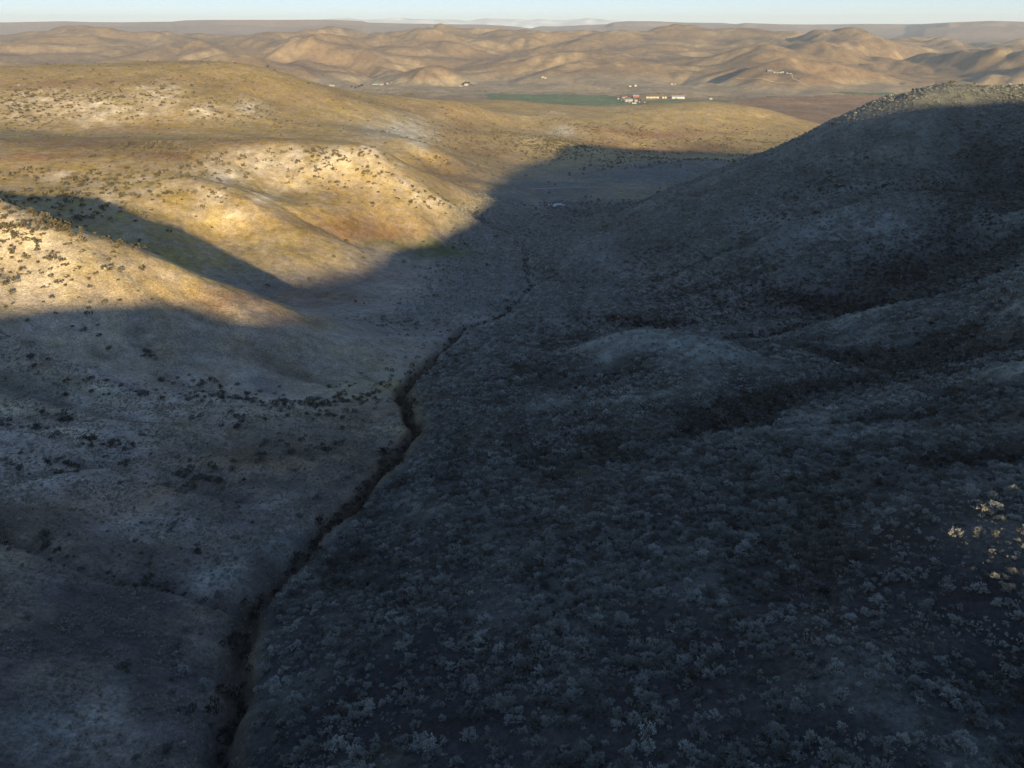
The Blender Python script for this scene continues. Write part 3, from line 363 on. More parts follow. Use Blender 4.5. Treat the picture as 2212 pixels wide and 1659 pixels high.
base_id = len(LAND)
reg[(fr > 900) & (np.abs(np.arctan2(fx, fy)) > 0.95)] = base_id
reg[(fr >= 1500) & (fz < -196) & (fy > 0)] = base_id + 1
reg[fr >= 2350] = np.where(fz[fr >= 2350] < -203, base_id + 1, base_id + 6)
reg[(fr >= 1900) & (reg < base_id)] = base_id + 1
for k, poly in ((2, GREEN_FIELD), (3, GREEN_STRIP), (4, FAR_STRIP), (5, PLOWED_FIELD)):
    reg[in_poly(poly, fx, fy) & (fr > 1600)] = base_id + k
reg[fr >= 6800] = base_id + 7
reg[fr >= 16000] = base_id + 8
# ---- ground material: soil colour attribute, fine grain, clods, and (far off) shrub speckle
def nn(nt, t, **kw):
    n = nt.nodes.new(t)
    for k, v in kw.items(): setattr(n, k, v)
    return n
def ground_material():
    m = bpy.data.materials.new('dry_hill_ground'); m.use_nodes = True; nt = m.node_tree; L = nt.links; b = nt.nodes['Principled BSDF']
    b.inputs['Roughness'].default_value = 1.0; b.inputs['Specular IOR Level'].default_value = 0.05
    at = nn(nt, 'ShaderNodeAttribute', attribute_name='soil'); sp = nn(nt, 'ShaderNodeAttribute', attribute_name='speck')
    tc = nn(nt, 'ShaderNodeNewGeometry')
    def noise(scale, detail, rough=.6):
        n = nn(nt, 'ShaderNodeTexNoise'); n.inputs['Scale'].default_value = scale; n.inputs['Detail'].default_value = detail; n.inputs['Roughness'].default_value = rough
        L.new(tc.outputs['Position'], n.inputs['Vector']); return n
    def ramp(src, a, b_, lo, hi):
        r = nn(nt, 'ShaderNodeMapRange'); r.inputs['From Min'].default_value = a; r.inputs['From Max'].default_value = b_; r.inputs['To Min'].default_value = lo; r.inputs['To Max'].default_value = hi
        L.new(src, r.inputs['Value']); return r.outputs[0]
    def mul(a, b_):
        n = nn(nt, 'ShaderNodeMath', operation='MULTIPLY')
        for i, v in enumerate((a, b_)):
            if isinstance(v, float): n.inputs[i].default_value = v
            else: L.new(v, n.inputs[i])
        return n.outputs[0]
    g1 = noise(1.7, 4, .7); g2 = noise(.22, 6, .78); g3 = noise(.035, 4, .6)
    g0 = noise(7., 3, .6)
    f = mul(mul(mul(ramp(g0.outputs[0], .3, .7, .7, 1.3), ramp(g1.outputs[0], .3, .7, .55, 1.45)), ramp(g2.outputs[0], .3, .7, .58, 1.42)), ramp(g3.outputs[0], .3, .7, .8, 1.2))
    # tufts: dark specks for shrubs too far away to tell apart
    vo = nn(nt, 'ShaderNodeTexVoronoi'); vo.inputs['Scale'].default_value = .16; L.new(tc.outputs['Position'], vo.inputs['Vector'])
    dots = ramp(vo.outputs['Distance'], .12, .42, .42, 1.06)
    mixs = nn(nt, 'ShaderNodeMix', data_type='FLOAT'); L.new(mul(sp.outputs['Fac'], ramp(g2.outputs[0], .42, .62, 0., 1.)), mixs.inputs[0]); mixs.inputs[2].default_value = 1.0; L.new(dots, mixs.inputs[3])
    f = mul(f, mixs.outputs[0])
    sc = nn(nt, 'ShaderNodeVectorMath', operation='SCALE'); L.new(at.outputs['Color'], sc.inputs[0]); L.new(f, sc.inputs['Scale'])
    # tint drift between straw and grey
    hs = nn(nt, 'ShaderNodeHueSaturation'); L.new(sc.outputs[0], hs.inputs['Color']); g4 = noise(.09, 3)
    L.new(ramp(g4.outputs[0], .3, .7, .75, 1.2), hs.inputs['Saturation']); L.new(ramp(g4.outputs[0], .3, .7, .492, .508), hs.inputs['Hue'])
    L.new(hs.outputs[0], b.inputs['Base Color'])
    bp = nn(nt, 'ShaderNodeBump'); bp.inputs['Strength'].default_value = .6; bp.inputs['Distance'].default_value = .35
    L.new(g1.outputs[0], bp.inputs['Height'])
    b2 = nn(nt, 'ShaderNodeBump'); b2.inputs['Strength'].default_value = .55; b2.inputs['Distance'].default_value = 1.6; L.new(g2.outputs[0], b2.inputs['Height']); L.new(bp.outputs[0], b2.inputs['Normal']); L.new(b2.outputs[0], b.inputs['Normal'])
    return m
MAT_GROUND = ground_material()
CO = np.stack([X, Y, H], -1).reshape(-1, 3).astype(np.float32)
COLF = np.concatenate([COL, np.ones(COL.shape[:2] + (1,))], -1).reshape(-1, 4).astype(np.float32)
SPF = SPECK.ravel().astype(np.float32)
idx = np.arange(nr * na).reshape(nr, na)
quads = np.stack([idx[:-1, :-1], idx[:-1, 1:], idx[1:, 1:], idx[1:, :-1]], -1).reshape(-1, 4)
regf = reg.ravel()
# vertex normals of the whole sheet, shared by the pieces so that no seam shows
NV = np.stack([-GXg, -GYg, np.ones_like(GXg)], -1); NV /= np.linalg.norm(NV, axis=-1, keepdims=True); NV = NV.reshape(-1, 3).astype(np.float32)
LAND_LABEL = {
    'gulch': 'dark narrow gulch winding down the middle of the canyon', 'foreground_slope': 'shaded sagebrush slope filling the lower right foreground', 'canyon_slope': 'bare shaded canyon slope on the lower left',
    'ridge': 'pale sandy ridge at the left edge, half in sun', 'hillside': 'yellow grass slope behind the sandy ridge', 'hill': 'round hill with pale top and red-brown foot beside the canyon mouth',
    'grass_hill': 'large sunlit grass hill with white patches behind on the left', 'low_hills': 'low golden hills between the pond and the farm fields', 'sage_hill': 'big shaded hill on the right with sunlit top',
    'knoll': 'rounded shaded knoll in the middle of the canyon', 'spur': 'brushy spur at the right edge behind the knoll', 'valley_floor': 'shaded brushy valley floor leading to the pond', 'shade_ridge': 'high ridge right of and behind the camera',
    'plateau_back': 'rolling ground behind and beside the canyon', 'farm_valley': 'flat pale farm valley below the far hills', 'green_field': 'large green field left of the farmyard', 'hay_field': 'narrow green field in front of the haystacks',
    'crop_strip': 'thin green strip beyond the plowed field', 'plowed_field': 'wide brown plowed field right of the farmyard', 'far_hills': 'folded brown hills across the farm valley', 'mesas': 'flat hazy mesas along the horizon', 'horizon_ground': 'open ground beyond the mesas'}
for k in range(base_id + len(EXTRA)):
    name = LAND[k][0] if k < base_id else EXTRA[k - base_id]
    q = quads[regf == k]
    if not len(q): continue
    used, inv = np.unique(q, return_inverse=True)
    q = inv.reshape(-1, 4)
    me = bpy.data.meshes.new(name); me.vertices.add(len(used)); me.vertices.foreach_set('co', CO[used].ravel())
    me.loops.add(q.size); me.loops.foreach_set('vertex_index', q.ravel().astype(np.int32))
    me.polygons.add(len(q)); me.polygons.foreach_set('loop_start', np.arange(0, q.size, 4, dtype=np.int32))
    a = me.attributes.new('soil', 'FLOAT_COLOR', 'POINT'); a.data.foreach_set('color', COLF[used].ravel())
    a = me.attributes.new('speck', 'FLOAT', 'POINT'); a.data.foreach_set('value', SPF[used])
    me.update(); me.polygons.foreach_set('use_smooth', np.ones(len(q), bool))
    me.normals_split_custom_set_from_vertices(NV[used])
    me.materials.append(MAT_GROUND)
    tag(link(bpy.data.objects.new(name, me)), LAND_LABEL[name], None, None, 'structure')

# ---------------------------------------------------------------- plants
def foliage_material(name, c1, c2, c3, wood=(.52, .42, .34)):
    m = bpy.data.materials.new(name); m.use_nodes = True; nt = m.node_tree; L = nt.links; b = nt.nodes['Principled BSDF']
    b.inputs['Roughness'].default_value = .9; b.inputs['Specular IOR Level'].default_value = .08
    oi = nn(nt, 'ShaderNodeObjectInfo'); cr = nn(nt, 'ShaderNodeValToRGB'); cr.color_ramp.interpolation = 'LINEAR'
    e = cr.color_ramp.elements; e[0].color = (*c1, 1); e[1].color = (*c3, 1); e[0].position = .0; e[1].position = 1.0
    k = e.new(.6); k.color = (*c2, 1)
    L.new(oi.outputs['Random'], cr.inputs[0])
    at = nn(nt, 'ShaderNodeAttribute', attribute_name='tip')
    mx = nn(nt, 'ShaderNodeMix', data_type='RGBA', blend_type='MIX'); L.new(at.outputs['Fac'], mx.inputs[0])
    dk = nn(nt, 'ShaderNodeMix', data_type='RGBA', blend_type='MULTIPLY'); dk.inputs[0].default_value = 1.0; L.new(cr.outputs[0], dk.inputs[6]); dk.inputs[7].default_value = (*wood, 1)
    L.new(dk.outputs[2], mx.inputs[6]); L.new(cr.outputs[0], mx.inputs[7]); L.new(mx.outputs[2], b.inputs['Base Color'])
    return m
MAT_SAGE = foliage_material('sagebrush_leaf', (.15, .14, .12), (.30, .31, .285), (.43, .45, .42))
MAT_SAGE_PALE = foliage_material('sagebrush_leaf_relief_light', (.24, .235, .20), (.40, .41, .37), (.52, .54, .49))       # lighter copy: raised ground brightened so relief reads in the shade
MAT_SAGE_DARK = foliage_material('sagebrush_leaf_relief_dark', (.085, .08, .068), (.155, .158, .138), (.24, .25, .22))        # darker copy: shade put into hollows; also used for the dark clumps
MAT_BITTER = foliage_material('bitterbrush_leaf', (.10, .085, .055), (.145, .125, .082), (.19, .165, .11), (.75, .7, .65))
MAT_WILLOW = foliage_material('bare_willow_twig', (.024, .022, .021), (.038, .034, .032), (.065, .057, .05))
MAT_TREE = foliage_material('bare_tree_twig', (.05, .04, .032), (.07, .055, .042), (.10, .08, .06))
MAT_RABBIT = foliage_material('grass_tuft', (.30, .27, .215), (.37, .335, .265), (.45, .41, .33))
def blades_mesh(name, mat, seed, clumps, blades, rad, hei, blen, bwid, stems=7, up=.35, flat=1.0):
    # a shrub: bent stems carrying clumps of small leafy shoots; 'tip' is 1 on shoot ends and 0 on wood
    rg = np.random.default_rng(seed); V = []; Fc = []; tip = []
    cl = []
    for i in range(clumps):
        a = rg.uniform(0, 6.283); e = math.asin(rg.uniform(.08, 1.0)); rj = rg.uniform(.72, 1.08)
        lob = 1 + .22 * math.sin(a * 3 + seed)
        c = np.array([math.cos(a) * math.cos(e) * rad * rj * lob, math.sin(a) * math.cos(e) * rad * rj * lob, hei * (.22 + .78 * math.sin(e)) * rj])
        cl.append(c)
    for i in range(min(stems, clumps)):
        c = cl[i]; w = rad * .035
        p0 = np.array([0, 0, -.08]); p1 = c * np.array([.45, .45, .55])
        for (a_, b_, w0, w1) in ((p0, p1, w, w * .7), (p1, c, w * .7, w * .3)):
            d = b_ - a_; d /= np.linalg.norm(d) + 1e-9
            s1 = np.cross(d, [0.31, .9, .2]); s1 /= np.linalg.norm(s1); s2 = np.cross(d, s1); n0 = len(V)
            for p, ww in ((a_, w0), (b_, w1)):
                for t_ in range(3): V.append(p + ww * (math.cos(t_ * 2.094) * s1 + math.sin(t_ * 2.094) * s2)); tip.append(0.0)
            for t_ in range(3): Fc.append((n0 + t_, n0 + (t_ + 1) % 3, n0 + 3 + (t_ + 1) % 3, n0 + 3 + t_))
    for c in cl:
        out = c / (np.linalg.norm(c) + 1e-9)
        for b_ in range(blades):
            d = out + rg.normal(0, .55, 3) + np.array([0, 0, up]); d /= np.linalg.norm(d)
            base = c + rg.normal(0, rad * .13, 3) * np.array([1, 1, .8]); base[2] = max(base[2], .02)
            Ln = blen * rg.uniform(.6, 1.25); s1 = np.cross(d, rg.normal(0, 1, 3)); s1 /= np.linalg.norm(s1) + 1e-9
            n0 = len(V); w = bwid * rg.uniform(.7, 1.3)
            V += [base - s1 * w * .35, base + s1 * w * .35, base + d * Ln * .65 + s1 * w * .5, base + d * Ln, base + d * Ln * .65 - s1 * w * .5]
            tip += [.25, .25, .85, 1.0, .85]
            Fc.append((n0, n0 + 1, n0 + 2, n0 + 3, n0 + 4))
    me = bpy.data.meshes.new(name); me.from_pydata([tuple(v) for v in V], [], Fc); me.update()
    a = me.attributes.new('tip', 'FLOAT', 'POINT'); a.data.foreach_set('value', np.array(tip, np.float32))
    me.materials.append(mat); return me
def sage_set(mat, s0):
    return ([blades_mesh('sagebrush', mat, s0 + 10 + i, 24 + i % 4 * 5, 11, .50 + .05 * (i % 3), .46 + .09 * (i % 4), .17, .055, 60) for i in range(6)],
            [blades_mesh('sagebrush_low', mat, s0 + 30 + i, 11, 6, .52, .56, .28, .17, 0) for i in range(4)])
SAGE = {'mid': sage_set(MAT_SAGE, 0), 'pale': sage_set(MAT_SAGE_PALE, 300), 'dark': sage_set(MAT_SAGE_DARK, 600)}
BITTER = [blades_mesh('bitterbrush', MAT_BITTER, 50 + i, 12, 6, .95, 1.15, .45, .26, 4) for i in range(5)]
WILLOW = [blades_mesh('willow_shrub', MAT_WILLOW, 70 + i, 18, 8, 1.1, 1.9, .62, .10, 10, up=.7) for i in range(4)]
TUFT = [blades_mesh('grass_tuft', MAT_RABBIT, 90 + i, 5, 8, .22, .12, .30, .05, 0, up=1.0) for i in range(4)]
# ---- where they grow
def slope_at(x, y, e=1.0):
    return (ground_z(x + e, y) - ground_z(x - e, y)) / (2 * e), (ground_z(x, y + e) - ground_z(x, y - e)) / (2 * e)
def sample(n, y0, y1, tanlim, power=1.0):
    yy = y0 * (y1 / y0) ** rng.random(n) if power == 0 else np.sqrt(y0 ** 2 + (y1 ** 2 - y0 ** 2) * rng.random(n))
    xx = (rng.random(n) * 2 - 1) * tanlim * yy
    return xx, yy
def in_view(x, y, z, m=1.04):
    c, s = math.cos(PITCH), math.sin(PITCH)
    dep = y * c - z * s; up = y * s + z * c
    return (np.abs(x / dep) < .72 * m) & (up / dep < .56) & (up / dep > -.54 * m) & (dep > 0)
def grow(region_n, y0, y1, lim, density, seed):
    # rejection sampling of a density map (plants per square metre)
    area = lim * (y1 ** 2 - y0 ** 2); n = int(area * region_n)
    x, y = sample(n, y0, y1, lim)
    d = density(x, y)
    k = rng.random(n) * region_n < d
    return x[k], y[k]
def sage_density(x, y):
    side = gulch_side(x, y); r = np.hypot(x, y)
    n0 = fbm(x / 26, y / 26, 3, 401); n1 = fbm(x / 7, y / 7, 2, 403)
    gx, gy = slope_at(x, y, 3.0)
    right = smooth(side, 2.5, 8) * (1 - smooth(y, 620, 720))
    tp = field_at(TPI, x, y)
    d = right * (1 - (.25 + .43 * smooth(r, 90, 170)) * smooth(tp + .2 * n1, .1, .75)) * np.clip(.92 + .6 * n0 + .5 * n1, .08, 1.5) * (1 - .3 * smooth(y, 250, 400))
    floor = smooth(y, 285, 330) * (1 - smooth(y, 560, 680)) * (1 - smooth(np.abs(side + 4), 34, 62))
    d = np.maximum(d, floor * np.clip(.62 + .4 * n1, .1, .8))
    bank = smooth(side, -30, -4) * (1 - smooth(side, -4, 2)) * (1 - smooth(r, 230, 270))
    d = np.maximum(d, bank * np.clip(.04 + .3 * n0 + .2 * n1, 0, .4))
    left = (1 - smooth(side, -6, 2)) * (1 - smooth(r, 180, 230))
    d = np.maximum(d, left * np.clip(.03 + .12 * (n0 - .25) + .05 * (1 - smooth(r, 90, 150)) * np.clip(.3 + 2 * n1, 0, 2), .006, .16))
    d = np.maximum(d, blob(SHRUB_PATCHES, 'dense', x, y)); d = np.maximum(d, blob(SHRUB_PATCHES, 'clump', x, y) * .35 * np.clip(.6 + n1, 0, 1.3))
    d = d * (1 - np.clip(blob(SHRUB_PATCHES, 'none', x, y), 0, 1)) * (1 - .9 * np.clip(1.6 * blob(SHRUB_PATCHES, 'brush', x, y), 0, 1))
    gd_ = polydist(x, y, GULCH)[0]
    return d * smooth(gd_, 2.0, 4.5) * (1 - .9 * blob(SOIL_PATCHES, 'green', x, y))
def bitter_density(x, y):
    n1 = fbm(x / 12, y / 12, 2, 411)
    side = gulch_side(x, y); r = np.hypot(x, y)
    d = blob(SHRUB_PATCHES, 'big', x, y, 2.5) * np.clip(1.15 + 1.3 * n1, .15, 2.4)
    d = np.maximum(d, blob(SHRUB_PATCHES, 'clump', x, y) * .14)
    d = np.maximum(d, .0016 * (y > 250) * (y < 1300) * np.clip(.6 + 2 * n1, 0, 2))
    d = np.maximum(d, .02 * smooth(y, 820, 960) * (1 - smooth(y, 1300, 1500)) * np.clip(.5 + 1.4 * fbm(x / 50, y / 50, 2, 415), 0, 1.5) * smooth(x, 0, 160))
    return d
def make_points(name, x, y, z, scale, rot, variants, label, cat=None, coll=None):
    # one stuff object: a point per plant, each drawn as one of the shrub meshes
    n = len(x); me = bpy.data.meshes.new(name); me.vertices.add(n); me.vertices.foreach_set('co', np.stack([x, y, z], 1).astype(np.float32).ravel())
    for nm, ar in (('plant_scale', scale), ('plant_turn', rot)):
        a = me.attributes.new(nm, 'FLOAT', 'POINT'); a.data.foreach_set('value', ar.astype(np.float32))
    a = me.attributes.new('plant_kind', 'INT', 'POINT'); a.data.foreach_set('value', rng.integers(0, len(variants), n).astype(np.int32))
    o = link(bpy.data.objects.new(name, me)); tag(o, label, cat, None, 'stuff')
    c = bpy.data.collections.new(name + '_kinds')
    for v in variants: c.objects.link(bpy.data.objects.new(v.name, v))
    ng = bpy.data.node_groups.new(name + '_scatter', 'GeometryNodeTree'); ng.is_modifier = True
    ng.interface.new_socket('Geometry', in_out='INPUT', socket_type='NodeSocketGeometry'); ng.interface.new_socket('Geometry', in_out='OUTPUT', socket_type='NodeSocketGeometry')
    N = ng.nodes; L = ng.links; gi = N.new('NodeGroupInput'); go = N.new('NodeGroupOutput')
    ip = N.new('GeometryNodeInstanceOnPoints'); ci = N.new('GeometryNodeCollectionInfo'); ci.inputs[0].default_value = c; ci.inputs['Separate Children'].default_value = True; ci.inputs['Reset Children'].default_value = True
    def attr(nm, dt):
        a_ = N.new('GeometryNodeInputNamedAttribute'); a_.data_type = dt; a_.inputs[0].default_value = nm; return a_.outputs[0]
    m2p = N.new('GeometryNodeMeshToPoints'); L.new(gi.outputs[0], m2p.inputs[0]); L.new(m2p.outputs[0], ip.inputs['Points']); L.new(ci.outputs[0], ip.inputs['Instance'])
    ip.inputs['Pick Instance'].default_value = True; L.new(attr('plant_kind', 'INT'), ip.inputs['Instance Index'])
    cx = N.new('ShaderNodeCombineXYZ'); L.new(attr('plant_turn', 'FLOAT'), cx.inputs[2])
    er = N.new('FunctionNodeEulerToRotation'); L.new(cx.outputs[0], er.inputs[0]); L.new(er.outputs[0], ip.inputs['Rotation'])
    L.new(attr('plant_scale', 'FLOAT'), ip.inputs['Scale']); L.new(ip.outputs[0], go.inputs[0])
    md = o.modifiers.new('scatter', 'NODES'); md.node_group = ng
    return o
def plant_one(name, me, x, y, s, rot, label, cat, group):
    o = link(bpy.data.objects.new(name, me)); z = float(ground_z(x, y))
    o.location = (x, y, z - .03); o.rotation_euler = (0, 0, rot); o.scale = (s, s, s * random.uniform(.85, 1.15))
    return tag(o, label, cat, group)
# sagebrush
sx, sy = [], []
for (y0, y1, lim, dmax) in ((14, 60, 1.9, 1.5), (60, 300, 1.25, 1.4), (300, 760, .9, .9)):
    a_, b_ = grow(dmax, y0, y1, lim, sage_density, 1); sx.append(a_); sy.append(b_)
sx = np.concatenate(sx); sy = np.concatenate(sy); sz = ground_z(sx, sy)
ss = np.clip(rng.lognormal(-.30, .42, len(sx)), .3, 1.9)  * (1 + .25 * fbm(sx / 40, sy / 40, 2, 421))
ss = ss * np.where(gulch_side(sx, sy) < -8, .72, 1.0)
ss = ss * (1 - .18 * field_at(TPI, sx, sy)) * (1 - .12 * (1 - smooth(np.hypot(sx, sy), 60, 120)))
sr = rng.random(len(sx)) * 6.283
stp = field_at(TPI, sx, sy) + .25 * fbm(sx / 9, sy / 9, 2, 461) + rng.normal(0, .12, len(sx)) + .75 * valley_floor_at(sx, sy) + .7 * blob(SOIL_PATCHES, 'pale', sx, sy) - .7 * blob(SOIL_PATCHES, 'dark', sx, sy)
skind = np.where(stp > .22, 'pale', np.where(stp < -.22, 'dark', 'mid'))  # leaf tone imitates relief shading: lighter on crests, darker in hollows
dist = np.sqrt(sx ** 2 + sy ** 2 + sz ** 2)
vis = in_view(sx, sy, sz, .97)
rank = np.where(vis, ss / dist, 0); top = np.argsort(-rank)[:300]
solo = np.zeros(len(sx), bool); solo[top] = True
for i in top:
    sd_ = gulch_side(sx[i], sy[i]); u_ = sx[i] / (sy[i] * math.cos(PITCH) - sz[i] * math.sin(PITCH))
    size = 'large spreading' if ss[i] > 1.5 else 'middle-sized' if ss[i] > 1.1 else 'small'
    v_ = (sy[i] * math.sin(PITCH) + sz[i] * math.cos(PITCH)) / (sy[i] * math.cos(PITCH) - sz[i] * math.sin(PITCH))
    row = 'along the bottom edge' if v_ < -.44 else 'just above the bottom edge' if v_ < -.34 else 'higher up'
    zone = row + (' left of the gulch' if sd_ < 0 else ' close beside the gulch' if sd_ < 14 else ' in the right corner' if u_ > .5 else ' right of centre' if u_ > .3 else ' middle right' if u_ > .12 else ' in the middle' if u_ > -.06 else ' centre left')
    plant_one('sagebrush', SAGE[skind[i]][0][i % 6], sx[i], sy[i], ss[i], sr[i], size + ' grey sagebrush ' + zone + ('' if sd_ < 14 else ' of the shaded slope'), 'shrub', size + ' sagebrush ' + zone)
nearp = (~solo) & (dist < 170); farp = (~solo) & (dist >= 170)
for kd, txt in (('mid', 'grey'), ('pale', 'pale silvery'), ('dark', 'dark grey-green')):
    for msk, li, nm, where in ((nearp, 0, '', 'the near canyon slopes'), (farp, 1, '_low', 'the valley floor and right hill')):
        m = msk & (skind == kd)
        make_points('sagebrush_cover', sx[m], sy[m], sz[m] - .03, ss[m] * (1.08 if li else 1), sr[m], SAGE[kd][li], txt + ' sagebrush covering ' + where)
# bitterbrush on the dry slopes
bx, by = grow(.5, 90, 1450, .80, bitter_density, 2); bz = ground_z(bx, by)
bs = np.clip(rng.lognormal(-.05, .35, len(bx)), .4, 2.0) * np.where(by > 330, 1.0, .72)
make_points('bitterbrush_cover', bx, by, bz - .05, bs, rng.random(len(bx)) * 6.283, BITTER, 'dark bitterbrush dotted over the sunlit pale slopes')
# bare willows along the gulch
def along(line, n, spread, y0, y1):
    P = np.array([p[:2] for p in line]); seg = np.hypot(*np.diff(P, axis=0).T); cs = np.concatenate([[0], np.cumsum(seg)])
    t = rng.random(n) * cs[-1]; x = np.interp(t, cs, P[:, 0]) + rng.normal(0, spread, n); y = np.interp(t, cs, P[:, 1]) + rng.normal(0, spread, n)
    k = (y > y0) & (y < y1); return x[k], y[k]
wx, wy = along(GULCH, 520, 1.5, 30, 235); wz = ground_z(wx, wy); ws = np.clip(rng.lognormal(-.5, .4, len(wx)), .25, 1.2)
vis = in_view(wx, wy, wz, .97); rank = np.where(vis, ws / np.hypot(wx, wy), 0); top = np.argsort(-rank)[:120]
solo = np.zeros(len(wx), bool); solo[top] = True
for i in top: plant_one('willow_shrub', WILLOW[i % 4], wx[i], wy[i], ws[i], rng.random() * 6.28, 'dark leafless willow shrub in the gulch ' + ('close to the bottom edge' if wy[i] < 75 else 'beside the side gully mouth' if wy[i] < 105 else 'along its straight middle stretch' if wy[i] < 150 else 'at its wide dark bend' if wy[i] < 190 else 'above its dark bend'), 'shrub', 'bare willows in the gulch')
w2x, w2y = along(GULCH, 300, 1.6, 235, 560); w3x, w3y = along(SIDE_GULLY[:7], 380, 2.6, 230, 300); w4x, w4y = along(LEFT_GULLY, 26, 1.4, 20, 200)
wx = np.concatenate([wx[~solo], w2x, w3x, w4x]); wy = np.concatenate([wy[~solo], w2y, w3y, w4y]); ws = np.concatenate([ws[~solo], rng.uniform(.3, .8, len(w2x)), rng.uniform(.4, 1.0, len(w3x)), rng.uniform(.2, .4, len(w4x))])
make_points('willow_thicket', wx, wy, ground_z(wx, wy) - .05, ws, rng.random(len(wx)) * 6.283, WILLOW, 'dark leafless thicket following the gulch and side gullies')
# dark brush filling the swales of the sagebrush slopes
dx_, dy_ = grow(.45, 40, 560, .85, lambda x, y: np.maximum(.42 * np.clip(1.3 * blob(SHRUB_PATCHES, 'brush', x, y), 0, 1), .16) * np.maximum(np.clip(1.5 * blob(SHRUB_PATCHES, 'brush', x, y), 0, 1), smooth(-field_at(TPI, x, y) + .35 * fbm(x / 15, y / 15, 2, 441), .3, .95)) * smooth(gulch_side(x, y), 4, 12) * (1 - .85 * valley_floor_at(x, y)), 5)
cx_, cy_ = grow(.4, 40, 330, .85, lambda x, y: blob(SHRUB_PATCHES, 'clump', x, y) * .8 * np.clip(.5 + 1.3 * fbm(x / 7, y / 7, 2, 451), 0, 1.2), 6)
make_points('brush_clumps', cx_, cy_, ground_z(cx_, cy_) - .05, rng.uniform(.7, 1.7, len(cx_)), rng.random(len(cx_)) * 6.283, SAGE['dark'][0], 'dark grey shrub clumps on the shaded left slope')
make_points('swale_brush', dx_, dy_, ground_z(dx_, dy_) - .05, rng.uniform(.3, .7, len(dx_)), rng.random(len(dx_)) * 6.283, WILLOW, 'dark brush filling the swales of the shaded slopes')
# dry grass tufts between the shrubs
gxs, gys = grow(2.4, 14, 190, 1.0, lambda x, y: np.clip(.35 + .8 * fbm(x / 18, y / 18, 3, 431) + 1.5 * (gulch_side(x, y) < -3) * (.6 + fbm(x / 6, y / 6, 2, 433)), .02, 2.4), 3)
make_points('dry_grass', gxs, gys, ground_z(gxs, gys) - .02, rng.uniform(.5, 1.2, len(gxs)), rng.random(len(gxs)) * 6.283, TUFT, 'dry straw grass tufts between the near shrubs')

